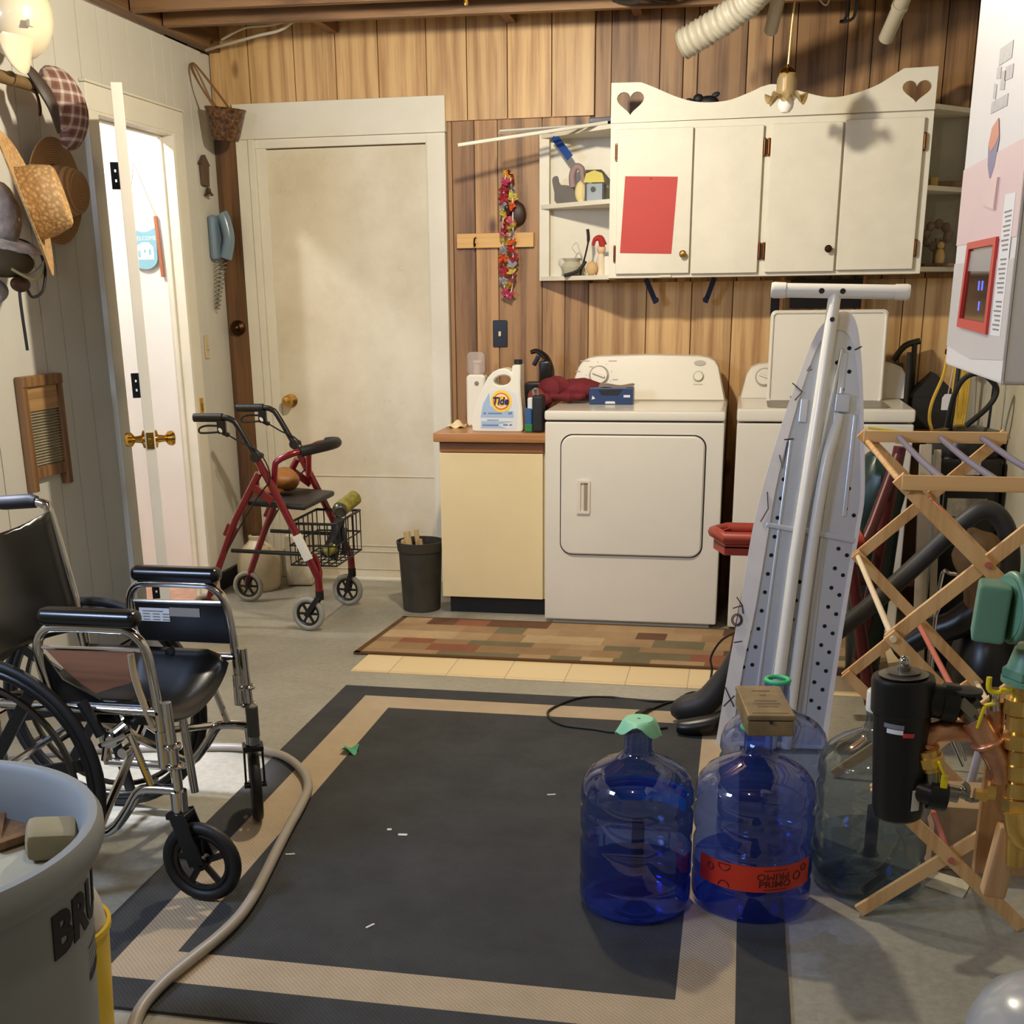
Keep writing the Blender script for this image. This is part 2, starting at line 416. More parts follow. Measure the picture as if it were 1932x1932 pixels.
mb = MB(); mb.bb((-2.475, 5.46, 0), (-2.452, 5.83, 0.085), 0.003); struct('baseboard_left', mb, M_black)
mb = MB(); mb.bb((0.95, -1.8, 0), (1.1, 5.86, 2.7)); struct('wall_right', mb, M_block)
mb = MB(); mb.bb((-2.6, -1.95, 0), (1.1, -1.8, 2.7)); struct('wall_rear', mb, M_white)
# deck and joists overhead
mb = MB(); mb.bb((-2.60, -1.8, 2.66), (1.1, 5.96, 2.72)); struct('ceiling', mb, wood('deck_wood', (112, 74, 44), (70, 44, 26), 0, 0.7, 0.7))
yj = [5.262, 4.975, 4.58, 4.18, 3.78, 3.38, 2.9, 2.4, 1.9, 1.3, 0.7, 0.1, -0.6, -1.2]
for i, y in enumerate(yj):
    mb = MB(); sl = 0.075 if i < 6 else 0.0
    mb.bar((-2.40, y-0.02, 2.545), (0.94, y-0.02+sl*3.3, 2.545), 0.04, 0.205, 0.004, up=(0, 0, 1))
    struct('trim_%d' % (10+i), mb, M_joist)
mb = MB(); mb.bb((-2.47, -1.8, 2.445), (-2.405, 5.83, 2.66), 0.003); struct('trim_3', mb, M_jy)
mb = MB()
for x in (-1.86, -1.05, -0.5): mb.bb((x-.02, 5.30, 2.50), (x+.02, 5.83, 2.66))
mb.bb((-2.40, 5.70, 2.56), (0.95, 5.83, 2.66)); struct('trim_4', mb, M_jy)

# hallway beyond the doorway
mb = MB(); mb.bb((-4.3, 5.75, 0), (-2.531, 5.9, 2.5)); mb.bb((-4.4, 3.2, 0), (-4.3, 5.9, 2.5)); mb.bb((-4.3, 3.1, 0), (-2.531, 3.2, 2.5))
mb.bb((-2.60, 5.52, 0), (-2.531, 5.75, 2.5)); mb.bb((-2.66, 5.735, 0), (-2.61, 5.75, 2.5))
struct('wall_hallway', mb, M_hall)
mb = MB(); mb.bb((-4.4, 3.1, 2.46), (-2.531, 5.9, 2.5)); struct('ceiling_hallway', mb, M_hall)
mb = MB(); mb.bb((-4.3, 3.2, -0.1), (-2.47, 5.75, 0.012))
def htile():
    m, nt, b = _new('hall_tile'); br = nt.nodes.new('ShaderNodeTexBrick'); nt.links.new(_coord(nt, (3.3, 3.3, 3.3)), br.inputs['Vector'])
    br.inputs['Color1'].default_value = (*lin((205, 160, 138)), 1); br.inputs['Color2'].default_value = (*lin((190, 146, 124)), 1)
    br.inputs['Mortar'].default_value = (*lin((150, 120, 100)), 1); br.offset = 0; br.inputs['Row Height'].default_value = 1; br.inputs['Brick Width'].default_value = 1
    br.inputs['Mortar Size'].default_value = 0.02; nt.links.new(br.outputs[0], b.inputs['Base Color']); return m
struct('floor_hallway', mb, htile())

# made-up windows on the left wall, unseen, added around the two cool lamps
for dy in (0, 1.45):
  g = sgroup('window_%d' % (1 if dy == 0 else 2), (-2.46, 1.25+dy, 1.95))
  mb = MB()
  for a, c in (((-2.475, .75, 1.66), (-2.445, .81, 2.24)), ((-2.475, 1.69, 1.66), (-2.445, 1.75, 2.24)), ((-2.475, .75, 2.20), (-2.445, 1.75, 2.25)), ((-2.475, .75, 1.65), (-2.43, 1.75, 1.69))): mb.bb((a[0], a[1]+dy, a[2]), (c[0], c[1]+dy, c[2]), .004)
  obj('window_frame', mb, M_trim, g)

# back door (closed) with its casing
g = sgroup('door_1', (-1.85, 5.84, 0))
mb = MB(); mb.bb((-2.235, 5.842, 0.012), (-1.425, 5.870, 2.03), 0.002); mb.bb((-2.235, 5.838, 0.520), (-1.425, 5.8425, 0.523))
for z in (0.05, 0.14, 0.17): mb.bb((-2.20, 5.8385, z), (-1.44, 5.8425, z+0.004))
def doormat():
    m, nt, b = _new('door_paint_scuffed'); v = _coord(nt); c = lin((224, 215, 193))
    f = _noise(nt, v, 2.2, 5, 0.65)
    col = _ramp(nt, f, [(0.3, lin((206, 194, 168))), (0.6, c)])
    sc = _ramp(nt, _noise(nt, _coord(nt, (1, 1, 1.6)), 9, 8, 0.8), [(0.60, (1, 1, 1)), (0.72, (0.80, 0.75, 0.66))])
    nt.links.new(_mixc(nt, 1.0, col, sc, 'MULTIPLY'), b.inputs['Base Color']); _set(b, Roughness=0.5); return m
obj('door_slab', mb, doormat(), g)
mb = MB()
mb.bb((-2.362, 5.822, 0), (-2.285, 5.862, 2.075), 0.004); mb.bb((-1.445, 5.822, 0), (-1.358, 5.862, 2.075), 0.004)
mb.bb((-2.364, 5.812, 2.075), (-1.354, 5.862, 2.226), 0.003)
mb.bb((-2.30, 5.815, 0), (-2.268, 5.862, 2.075), 0.003)
mb.bb((-2.268, 5.832, 0), (-2.220, 5.862, 2.045), 0.003); mb.bb((-1.452, 5.832, 0), (-1.432, 5.862, 2.045), 0.003)
mb.bb((-2.268, 5.826, 2.035), (-1.432, 5.862, 2.075), 0.003)
obj('door_frame', mb, M_trim, g)
mb = MB(); mb.bb((-2.23, 5.80, 0), (-1.44, 5.85, 0.012), 0.002); obj('threshold', mb, M_trim, g)
mb = MB(); mb.lathe([(0.0, 0), (0.033, 0), (0.033, .006), (.016, .012), (.012, .03), (.026, .042), (.029, .056), (.022, .068), (0.0, .072)], (-2.170, 5.842, 0.888), (0, -1, 0), 24)
obj('door_knob', mb, M_brass, g)

# the open door, hinged on the near jamb and swung out towards the camera
hx, hy = -2.374, 4.712
ux, uy = -2.030+2.374, 4.03-4.712; L = math.hypot(ux, uy); ux, uy = ux/L, uy/L
g = sgroup('door_2', (hx, hy, 0))
def dpt(s, t, z): return (hx+ux*s-uy*t, hy+uy*s+ux*t, z)
Md = Matrix(((ux, -uy, 0), (uy, ux, 0), (0, 0, 1)))
mb = MB(); mb.box(dpt(0.385, 0, 1.031), (0.758, 0.036, 2.03), 0.002, Md); obj('door_slab', mb, M_door, g)
mb = MB()
for sd in (1, -1):
    mb.lathe([(0, .0), (0.032, 0), (0.032, .006), (.014, .011), (.011, .034), (.024, .044), (.027, .058), (.020, .068), (0, .071)], dpt(0.70, 0.018*sd, 0.898), (-uy*sd, ux*sd, 0), 24)
obj('door_knob', mb, M_brass2, g)
mb = MB(); mb.box(dpt(0.765, 0, 0.898), (0.004, 0.026, 0.058), 0.001, Md); mb.box(dpt(0.770, 0, 0.898), (0.012, 0.012, 0.018), 0.002, Md); obj('latch_plate', mb, M_brass2, g)
for z in (1.83, 1.04, 0.20):
    mb = MB()
    for k in range(5): mb.cyl((hx-0.022, hy-0.006, z-.045+.018*k), (hx-0.022, hy-0.006, z-.029+.018*k), 0.0085, n=12)
    ev = Vector((.87, .49, 0)); ce = Vector((hx-.022, hy-.006, z))
    for dz in (-.036, 0, .036): mb.box(ce-ev*.010+Vector((0, 0, dz)), (.030, .004, .026), 0, (0, 0, math.atan2(.49, .87)))
    mb.box(ce-ev*.022, (.014, .005, .098), .001, (0, 0, math.atan2(.49, .87))); mb.box(ce-ev*.001, (.010, .005, .098), .001, (0, 0, math.atan2(.49, .87)))
    h_ = obj('hinge', mb, M_black, g)
    mb = MB(); mb.box(ce+ev*.018, (.022, .005, .098), .001, (0, 0, math.atan2(.49, .87))); obj('leaf', mb, M_copperh if z > 1.5 else M_bronze, h_)
mb = MB(); mb.bb((-2.449, 5.385, 0.86), (-2.440, 5.412, 0.935), 0.002); mb.bb((-2.442, 5.392, 0.875), (-2.436, 5.405, 0.91), 0.001)
single('strike_plate', mb, M_brass2, 'small brass strike plate on the right door jamb', 'strike plate')
# ================================================================== laundry corner
M_enam = mat('white_enamel', (228, 222, 208), 0.25, var=0.015, coat=0.3)
M_enam2 = mat('cream_plastic', (224, 216, 198), 0.4, var=0.02)
M_lightp = mat('pale_print', (176, 170, 156), .5, var=0)
M_greyp = mat('grey_print', (128, 124, 116), 0.5, var=0)
M_dark = mat('dark_gap', (34, 30, 26), 0.7, var=0)
M_cab = mat('cabinet_paint', (224, 217, 199), 0.5, var=0.05, scale=8, bump=0.06, bscale=25)
M_butcher = wood('worktop_wood', (182, 128, 74), (140, 92, 48), 0, 1.0, 0.4, coat=0.2)
M_rail = wood('rail_wood', (150, 98, 52), (88, 52, 26), 0, 1.0, 0.4)
M_yellow = mat('almond_laminate', (232, 212, 164), 0.4, var=0.03, scale=3)

def shear_console(x0, x1, xt0, xt1, z0, z1, y, nm, root, m):
    out = [(x0, z0), (x1, z0)]
    w = 0.055
    pts = [(x1, z0), (xt1+.03, z1-.05), (xt1+.012, z1-.022), (xt1-.02, z1-.008), (xt1-.06, z1-.002), ((xt0+xt1)/2, z1+.004), (xt0+.06, z1-.002), (xt0+.02, z1-.008), (xt0-.012, z1-.022), (xt0-.03, z1-.05), (x0, z0)]
    S = Matrix.Translation((0, y, 0)) @ Matrix(((1, 0, 0, 0), (0, 0, -1, 0), (0, 1, 0, 0), (0, 0, 0, 1)))
    mb = MB(); rg = []
    for dy, ins in ((0.0, .006), (.008, 0), (.13, 0), (.135, .006)):
        ring = []
        cx, cz = (x0+x1)/2, (z0+z1)/2
        for x, z in pts:
            kx, kz = (x-cx)*(1-ins/abs(x1-cx)), (z-cz)*(1-ins/(z1-cz))
            ring.append(Vector((cx+kx, y+dy+0.28*(cz+kz-z0)*(1 if dy < .05 else .3), cz+kz)))
        rg.append(ring)
    mb.loft(rg, False, True)
    return obj(nm, mb, m, root, ang=50)
def cons_M(x, z, z0, y):      # placement on the sloped console face
    a = math.atan(0.28)
    return Matrix.Translation((x, y+0.28*(z-z0)-.002, z)) @ Matrix.Rotation(-a, 4, 'X') @ XZ

# dryer
X0, X1, YF = -0.789, -0.052, 5.0975
t = thing('clothes_dryer', 'white front loading dryer with square door beside the almond cabinet', 'dryer', (-0.42, 5.40, 0))
mb = MB(); mb.bb((X0, YF, 0.022), (X1, 5.74, 0.868), 0.008); mb.bb((X0+.03, YF+.04, 0), (X1-.03, 5.70, .03)); obj('body', mb, M_enam, t)
mb = MB(); mb.bb((X0-.002, YF-.004, 0.874), (X1+.002, 5.76, 0.914), 0.010); obj('top_panel', mb, M_enam, t)
mb = MB(); mb.bb((X0+.01, YF+.01, .86), (X1-.01, 5.7, .88)); obj('seam', mb, M_dark, t)
mb = MB(); mb.rbox((-0.422, YF+.001, 0.5645), 0.602, 0.006, 0.510, 0.052, 8, 0.002); obj('door_gap', mb, M_dark, t)
mb = MB(); mb.rbox((-0.422, YF-.004, 0.5645), 0.592, 0.018, 0.500, 0.050, 8, 0.006); d = obj('door', mb, M_enam, t)
mb = MB()
mb.plate([(x-.622, z+.560) for x, z in rrect(.056, .140, .006, 4)], [[(-.634, .500), (-.634, .620), (-.603, .620), (-.603, .500)]], .009, upright(YF-.012))
mb.bb((-.634, YF-.0135, .496), (-.60, YF-.012, .625)); obj('handle', mb, M_enam2, d)
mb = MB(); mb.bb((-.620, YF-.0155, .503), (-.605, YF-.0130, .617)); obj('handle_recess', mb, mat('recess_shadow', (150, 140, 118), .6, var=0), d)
k = shear_console(-0.768, -0.060, -0.690, -0.125, 0.914, 1.108, 5.595, 'console', t, M_enam2)
def knob(nm, x, z, z0, y, r, h, root, m=M_enam2, rim=True, bar=True):
    Mx = cons_M(x, z, z0, y); mb = MB()
    mb.lathe([(0, 0), (r, 0), (r, h*.5), (r*.92, h), (0, h)], (0, 0, 0), (0, 0, 1), 28)
    if bar: mb.box((0, 0, h+.004), (r*1.5, r*.28, .012), .003, Euler((0, 0, -.35)).to_matrix())
    mb.bm.transform(Mx); o = obj(nm, mb, m, root)
    if rim:
        mb = MB(); mb.torus((0, 0, .001), r*1.08, .0022, (0, 0, 1)); mb.bm.transform(Mx); obj('rim', mb, M_lightp, o)
    return o
knob('dial', -0.624, 1.022, .914, 5.595, .040, .014, k)
knob('start_button', -0.182, 1.018, .914, 5.595, .020, .012, k, bar=False)
mb = MB()
for x, z, w_ in ((-.69, 1.085, .055), (-.565, 1.085, .045), (-.72, 1.04, .03), (-.73, 1.0, .03), (-.55, 1.005, .03), (-.61, .965, .05), (-.182, .985, .05), (-.66, 1.06, .02)):
    q = cons_M(x, z, .914, 5.595); b2 = MB(); b2.box((0, 0, 0), (w_*.8, .0032, .001)); b2.bm.transform(q); mb._merge(b2.bm)
for k2 in range(9):
    a = 2*pi*k2/9+.3; q = cons_M(-.624+.058*cos(a), 1.022+.058*sin(a), .914, 5.595); b2 = MB(); b2.box((0, 0, 0), (.004, .003, .001)); b2.bm.transform(q); mb._merge(b2.bm)
obj('control_marks', mb, M_lightp, k)
mb = MB(); mb.lathe([(0, .0), (.026, 0), (.026, .002), (0, .002)], n=28); mb.bm.transform(cons_M(-.178, 1.075, .914, 5.595) @ Matrix.Diagonal((1, .45, 1, 1))); e = obj('badge', mb, M_lightp, k)

# washer
X0, X1 = -0.004, 0.681
t = thing('washing_machine', 'white top loading washer with its lid raised behind the ironing board', 'washer', (0.34, 5.40, 0))
mb = MB(); mb.bb((X0, YF, 0.015), (X1, 5.74, 0.868), 0.008); obj('body', mb, M_enam, t)
mb = MB(); mb.bb((X0-.002, YF-.004, 0.874), (X1+.002, 5.76, 0.926), 0.010); obj('top_panel', mb, M_enam, t)
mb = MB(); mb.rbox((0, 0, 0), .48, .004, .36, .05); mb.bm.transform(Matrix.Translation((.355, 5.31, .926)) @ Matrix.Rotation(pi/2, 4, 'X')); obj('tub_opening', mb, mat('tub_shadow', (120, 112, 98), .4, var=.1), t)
k = shear_console(0.003, 0.700, 0.058, 0.668, 0.922, 1.078, 5.60, 'console', t, M_enam2)
knob('dial', 0.105, 1.015, .922, 5.60, .036, .013, k)
mb = MB(); mb.rbox((0.355, 5.505, 1.105), 0.480, 0.016, 0.385, 0.022, 5, 0.003); mb.bm.transform(Matrix.Translation((0, 5.5, .92)) @ Matrix.Rotation(-.06, 4, 'X') @ Matrix.Translation((0, -5.5, -.92)))
l_ = obj('lid', mb, M_enam, t)
mb = MB()
o = [Vector((0.355+x, 5.494, 1.105+z)) for x, z in rrect(.462, .367, .018, 5)]
mb.tube(o, .006, 8, True); mb.bm.transform(Matrix.Translation((0, 5.5, .92)) @ Matrix.Rotation(-.06, 4, 'X') @ Matrix.Translation((0, -5.5, -.92))); obj('lid_rim', mb, M_enam, l_)
mb = MB(); mb.bb((.215, 5.488, .925), (.245, 5.494, .945)); obj('warning_sticker', mb, M_black, l_)
mb = MB(); mb.bb((.25, 5.488, .924), (.28, 5.4935, .946)); obj('warning_sticker', mb, mat('salmon_print', (222, 160, 134), .5), l_)
mb = MB()
for x, z, w_, h in ((.545, .79, .012, .05), (.625, .81, .02, .03), (.632, .755, .022, .03), (.632, .715, .022, .025), (.590, .845, .17, .008)): mb.box((x, YF-.001, z), (w_, .003, h), 0, (0, .12, 0))
obj('yellow_tape', mb, mat('yellow_tape', (206, 186, 50), .5), t)

# base cabinet + worktop
t = thing('base_cabinet', 'almond laminate base cabinet with black toe kick next to the dryer', 'cabinet', (-1.04, 5.5, 0))
mb = MB(); mb.bb((-1.268, 5.222, 0.08), (-0.806, 5.84, 0.769)); obj('carcass', mb, mat('cabinet_side', (214, 196, 150), .5), t)
mb = MB(); mb.bb((-1.268, 5.198, 0.082), (-0.812, 5.221, 0.722), 0.003); obj('door', mb, M_yellow, t)
mb = MB(); mb.bb((-1.268, 5.203, 0.725), (-0.810, 5.222, 0.769), 0.002); obj('drawer_rail', mb, M_rail, t)
mb = MB(); mb.bb((-1.245, 5.250, 0), (-0.812, 5.80, 0.082)); obj('toe_kick', mb, M_black, t)
mb = MB(); mb.bb((-1.288, 5.172, 0.771), (-0.795, 5.845, 0.811), 0.005)
single('countertop', mb, M_butcher, 'butcher block countertop slab on the almond cabinet', 'countertop')

# wall cabinet with scalloped valance
t = thing('wall_cabinet', 'long white wall cabinet with four doors and heart cut valance', 'cabinet', (0.06, 5.7, 1.43))
mb = MB(); mb.bb((-.578, 5.532, 1.436), (.704, 5.846, 2.062), .002); obj('carcass', mb, M_cab, t)
def cr(P, n=5): return [(p.x, p.y) for p in catmull([(x, y, 0) for x, y in P], n)]
top = [(-.578, 2.199), (-.470, 2.197)] + cr([(-.455, 2.196), (-.401, 2.175), (-.303, 2.134), (-.216, 2.113), (-.11, 2.114), (-.027, 2.138), (.028, 2.160)]) + cr([(.062, 2.168), (.10, 2.164), (.182, 2.138), (.287, 2.112), (.368, 2.116), (.468, 2.144), (.544, 2.186), (.575, 2.204)]) + [(.704, 2.206)]
def heart(cx, cz, w_, h):
    P = []
    for k in range(28):
        a = 2*pi*k/28; x = 16*sin(a)**3; y = 13*cos(a)-5*cos(2*a)-2*cos(3*a)-cos(4*a); P.append((cx+x/32*w_, cz+(y+2.5)/29*h))
    return P
mb = MB(); mb.plate([(.704, 2.052), (-.578, 2.046)]+top, [heart(-.498, 2.118, .112, .090), heart(.630, 2.118, .112, .082)], .018, upright(5.532)); obj('valance', mb, M_cab, t)
mb = MB(); mb.bb((-.578, 5.520, 1.436), (.704, 5.533, 2.046), .001); obj('face_frame', mb, M_cab, t)
for i, (a, c, zb, zt, kn, hs) in enumerate([(-.547, -.236, 1.452, 2.021, -.262, -.551), (-.229, .047, 1.449, 2.018, None, .053), (.077, .358, 1.450, 2.020, .330, .070), (.367, .670, 1.454, 2.025, None, .676)]):
    mb = MB(); mb.bb((a, 5.500, zb), (c, 5.5195, zt), .004); d = obj('door', mb, M_cab, t)
    if kn:
        mb = MB(); mb.lathe([(0, 0), (.008, 0), (.007, .012), (.014, .018), (.015, .024), (.010, .029), (0, .030)], (kn, 5.500, 1.528 if i == 0 else 1.538), (0, -1, 0), 20)
        obj('knob', mb, M_brass if i == 0 else M_bronze, d)
    for z in (1.535, 1.935):
        mb = MB(); mb.cyl((hs, 5.506, z-.028), (hs, 5.506, z+.028), .006, n=10); mb.bb((hs-.006, 5.506, z-.034), (hs+.006, 5.5195, z+.034), .002)
        obj('hinge', mb, M_copperh, d)
def corner_shelf(nm, lab, xa, xb, zs, back):
    t = thing(nm, lab, 'shelf', ((xa+xb)/2, 5.8, zs[0])); s = 1 if xb > xa else -1
    for z in zs:
        mb = MB(); mb.plate([(xa, 5.536), (xa, 5.843), (xb, 5.843), (xb, 5.795)] if s > 0 else [(xa, 5.843), (xa, 5.536), (xb, 5.795), (xb, 5.843)], [], .018, Matrix.Translation((0, 0, z))); obj('shelf_board', mb, M_cab, t)
    mb = MB(); mb.bb((min(xb, xb-s*.045), 5.79, zs[0]), (max(xb, xb-s*.045), 5.846, zs[-1]+.018), .002); obj('stile', mb, M_cab, t)
    mb = MB(); mb.bb((min(xa, xb), 5.838, zs[0]), (max(xa, xb), 5.847, zs[-1]+.01)); obj('back_panel', mb, back, t)
corner_shelf('corner_shelf', 'white open corner shelf on the left end of the wall cabinet', -.579, -.922, (1.432, 1.738, 2.030), M_cab)
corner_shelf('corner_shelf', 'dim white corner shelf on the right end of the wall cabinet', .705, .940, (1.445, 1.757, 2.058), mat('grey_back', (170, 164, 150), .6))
mb = MB(); mb.plate([(-.528, 1.537), (-.311, 1.530), (-.294, 1.832), (-.512, 1.840)], [], .0012, upright(5.4995)); t = thing('red_paper', 'plain red sheet of paper pinned on the leftmost cabinet door', 'paper', (-.41, 5.498, 1.53)); obj('sheet', mb, mat('red_card', (188, 58, 50), .6, var=.03), t)
mb = MB(); mb.cyl((-.405, 5.4985, 1.828), (-.405, 5.494, 1.828), .003, n=10); obj('pin', mb, M_bronze, t)
mb = MB(); mb.box((-.335, 5.52, 1.441), (.05, .03, .008), .002); single('soap_bar', mb, mat('pale_soap', (232, 230, 205), .5), 'small pale block lying under the leftmost cabinet door', 'soap')

# on the left corner shelf
M_gp = mat('grey_paint', (92, 86, 80), .6); M_cr = mat('cream_paint', (226, 208, 150), .6); M_lil = mat('mauve_paint', (150, 124, 124), .6)
t = thing('goose_ornament', 'grey wooden hen shaped ornament with cream breast on the corner shelf', 'ornament', (-.78, 5.74, 1.757))
mb = MB(); mb.plate(cr([(-.85, 1.865), (-.832, 1.868), (-.822, 1.835), (-.79, 1.83), (-.765, 1.82), (-.75, 1.79), (-.74, 1.757), (-.835, 1.757), (-.845, 1.80), (-.855, 1.85), (-.85, 1.865)], 3)[:-1], [], .022, upright(5.75)); obj('body', mb, M_gp, t)
mb = MB(); mb.ell((-.728, 5.735, 1.80), (.027, .02, .046)); mb.cyl((-.725, 5.735, 1.757), (-.725, 5.735, 1.77), .016); obj('breast', mb, M_cr, t)
mb = MB(); mb.tube([(-.762, 5.735, 1.82), (-.766, 5.735, 1.87), (-.75, 5.735, 1.905), (-.725, 5.735, 1.895), (-.722, 5.735, 1.87), (-.712, 5.735, 1.83)], lambda q: .017-.006*q, 10, sm=4); obj('head', mb, M_lil, t)
t = thing('birdhouse', 'small birdhouse with yellow gable on the corner shelf beside the hen ornament', 'birdhouse', (-.655, 5.70, 1.757))
mb = MB(); mb.bb((-.695, 5.66, 1.757), (-.62, 5.77, 1.83), .002); obj('walls', mb, mat('blue_grey_paint', (150, 160, 168), .6), t)
mb = MB(); mb.plate([(-.705, 1.832), (-.615, 1.832), (-.625, 1.868), (-.66, 1.88), (-.695, 1.868)], [], .015, upright(5.66)); obj('gable', mb, mat('yellow_paint', (206, 190, 84), .6), t)
mb = MB(); mb.bb((-.70, 5.66, 1.874), (-.63, 5.79, 1.884), .002); mb.box((-.612, 5.72, 1.855), (.06, .13, .008), 0, (0, .85, 0)); obj('roof', mb, mat('dark_shingle', (66, 62, 48), .7), t)
mb = MB(); mb.cyl((-.665, 5.661, 1.805), (-.665, 5.656, 1.805), .011, n=14); mb.bb((-.70, 5.65, 1.757), (-.694, 5.656, 1.83)); mb.bb((-.625, 5.65, 1.757), (-.618, 5.656, 1.83)); obj('entrance', mb, M_black, t)
g_ = clear('clear_glass', (235, 238, 235), .02, 1.45)
t = thing('glass_vase', 'small clear glass pitcher holding grey leaves on the lower corner shelf', 'vase', (-.755, 5.73, 1.45))
mb = MB(); mb.lathe([(0, 0), (.030, 0), (.045, .02), (.050, .04), (.035, .06), (.045, .075)], (-.765, 5.73, 1.4505), n=24); obj('bowl', mb, mat('frost_leaf', (188, 182, 160), .3), t)
mb = MB(); mb.tube([(-.74, 5.74, 1.49), (-.745, 5.74, 1.54), (-.765, 5.74, 1.57), (-.745, 5.74, 1.59), (-.73, 5.74, 1.55), (-.72, 5.74, 1.50)], .002, 6, sm=5); mb.ell((-.80, 5.72, 1.50), (.03, .008, .02), (0, .8, 0)); obj('leaf', mb, mat('dry_leaf', (196, 190, 172), .5), t)
mb = MB(); mb.tube([(-.725, 5.71, 1.452), (-.70, 5.70, 1.54), (-.688, 5.70, 1.60), (-.692, 5.70, 1.645)], lambda q: .004+.003*(q > .6), 8, sm=4); mb.tube([(-.79, 5.66, 1.451), (-.73, 5.68, 1.47), (-.70, 5.70, 1.51)], .008, 8, sm=3)
single('garden_shears', mb, M_dark, 'dark handled shears leaning upright on the lower corner shelf', 'shears')
t = thing('santa_figure', 'small red and white capped figurine on the lower corner shelf', 'figurine', (-.63, 5.68, 1.45))
mb = MB(); mb.lathe([(0, 0), (.024, 0), (.022, .06), (.012, .09), (0, .092)], (-.628, 5.68, 1.4505), n=18); obj('body', mb, mat('cream_cloth', (222, 206, 180), .7), t)
mb = MB(); mb.ell((-.628, 5.68, 1.56), (.020, .018, .022)); obj('head', mb, mat('skin_doll', (222, 186, 150), .6), t)
mb = MB(); mb.tube([(-.62, 5.675, 1.575), (-.632, 5.67, 1.605), (-.655, 5.668, 1.60), (-.662, 5.668, 1.575)], lambda q: .018-.012*q, 10, sm=4); obj('cap', mb, mat('red_felt', (168, 40, 32), .8), t)
mb = MB(); mb.bb((-.612, 5.665, 1.4505), (-.59, 5.69, 1.53), .003); obj('post', mb, mat('white_candle', (226, 220, 205), .5), t)
mb = MB(); mb.ell((-.665, 5.65, 1.48), (.026, .02, .03)); single('wood_ornament', mb, mat('tan_doll', (206, 170, 120), .7), 'tan rounded ornament in front of the capped figurine', 'ornament')
# sticks and straps lying on the left shelf top
M_stk = mat('white_stick', (226, 222, 208), .5)
mb = MB(); mb.tube([(-1.205, 5.40, 1.972), (-.60, 5.59, 2.060)], .0075, 8); single('dowel_rod', mb, M_stk, 'long thin white rod sticking out left from the shelf top, lower one', 'rod')
mb = MB(); mb.bar((-1.035, 5.43, 2.020), (-.60, 5.68, 2.062), .022, .007, .001, up=(0, .5, 1)); single('flat_stick', mb, mat('greyish_slat', (206, 202, 190), .5), 'shorter flat pale stick sticking out left from the shelf top, upper one', 'slat')
mb = MB(); mb.bar((-.850, 5.742, 2.032), (-.772, 5.695, 1.938), .032, .005, .001, up=(0, 1, 0)); mb.box((-.845, 5.745, 2.049), (.05, .03, .004)); single('blue_strap', mb, mat('blue_strap', (24, 66, 140), .5), 'bright blue strap hanging down from the corner shelf top', 'strap')
mb = MB(); mb.box((-.635, 5.66, 2.074), (.10, .10, .020), .003, (0, -.05, .1)); single('binder', mb, mat('navy_vinyl', (30, 38, 62), .4), 'dark navy flat case on top of the left corner shelf', 'case')
# right shelf things
mb = MB(); mb.bb((.735, 5.68, 1.7755), (.765, 5.74, 1.815), .003); t = thing('wood_block_toy', 'small dark wooden block with pale end on the right corner shelf', 'block', (.78, 5.7, 1.775)); obj('end', mb, mat('pale_wood', (196, 160, 96), .6), t)
mb = MB(); mb.bb((.765, 5.69, 1.7755), (.86, 5.73, 1.80), .003); obj('body', mb, M_stain, t)
t = thing('figurine', 'painted child figurine with foliage on the lower right corner shelf', 'figurine', (.79, 5.70, 1.463))
mb = MB(); mb.bb((.735, 5.66, 1.4635), (.86, 5.74, 1.478), .004); obj('base', mb, M_stain, t)
mb = MB()
for k in range(9): mb.ell((.79+.045*cos(k*.75)-.005, 5.72, 1.59+.045*sin(k*.75)), (.020, .014, .020))
mb.cyl((.79, 5.725, 1.47), (.79, 5.725, 1.58), .014); obj('foliage', mb, mat('faded_foliage', (116, 98, 84), .6, var=.3, scale=30), t)
mb = MB(); mb.lathe([(0, 0), (.018, 0), (.020, .03), (.012, .055), (0, .056)], (.80, 5.69, 1.478), n=16); mb.ell((.80, 5.69, 1.548), (.014, .014, .016)); obj('child', mb, mat('doll_cream', (214, 176, 120), .6), t)
mb = MB(); mb.cyl((.793, 5.685, 1.478), (.793, 5.685, 1.51), .008); mb.cyl((.808, 5.685, 1.478), (.808, 5.685, 1.51), .008); obj('trousers', mb, mat('red_felt', (168, 40, 32), .8), t)
# cow on top
t = thing('cow_figurine', 'black toy animal figurine peeking over the cabinet valance', 'figurine', (-.19, 5.6, 2.063))
mb = MB(); mb.ell((-.185, 5.60, 2.122), (.045, .025, .026)); mb.ell((-.225, 5.59, 2.135), (.022, .018, .02)); mb.ell((-.155, 5.60, 2.15), (.018, .006, .010), (0, -.3, 0)); mb.ell((-.262, 5.59, 2.132), (.016, .005, .008))
for x in (-.215, -.155):
    for y in (5.588, 5.612): mb.cyl((x, y, 2.063), (x, y, 2.11), .008, n=10)
obj('body', mb, mat('black_plush', (20, 20, 24), .6), t)
mb = MB(); mb.bb((-.50, 5.70, 2.063), (-.40, 5.80, 2.125), .004); single('dark_box', mb, mat('brown_black_box', (52, 44, 44), .6), 'dark box on the cabinet top seen through the left heart', 'box')
# brackets below the cabinet
for i, (x0, x1) in enumerate(((-.432, -.386), (-.132, -.168))):
    mb = MB(); mb.bar((x0, 5.72, 1.434), (x1, 5.75, 1.330), .010, .022, .001, up=(1, 0, 0)); mb.cyl((x1, 5.735, 1.343), (x1, 5.765, 1.343), .012, n=12)
    single('strap_bracket', mb, mat('navy_metal', (36, 44, 72), .35, .6), 'dark blue metal strap hanging under the %s cabinet door' % ('red paper' if i == 0 else 'second'), 'bracket', 'blue straps under the cabinet')
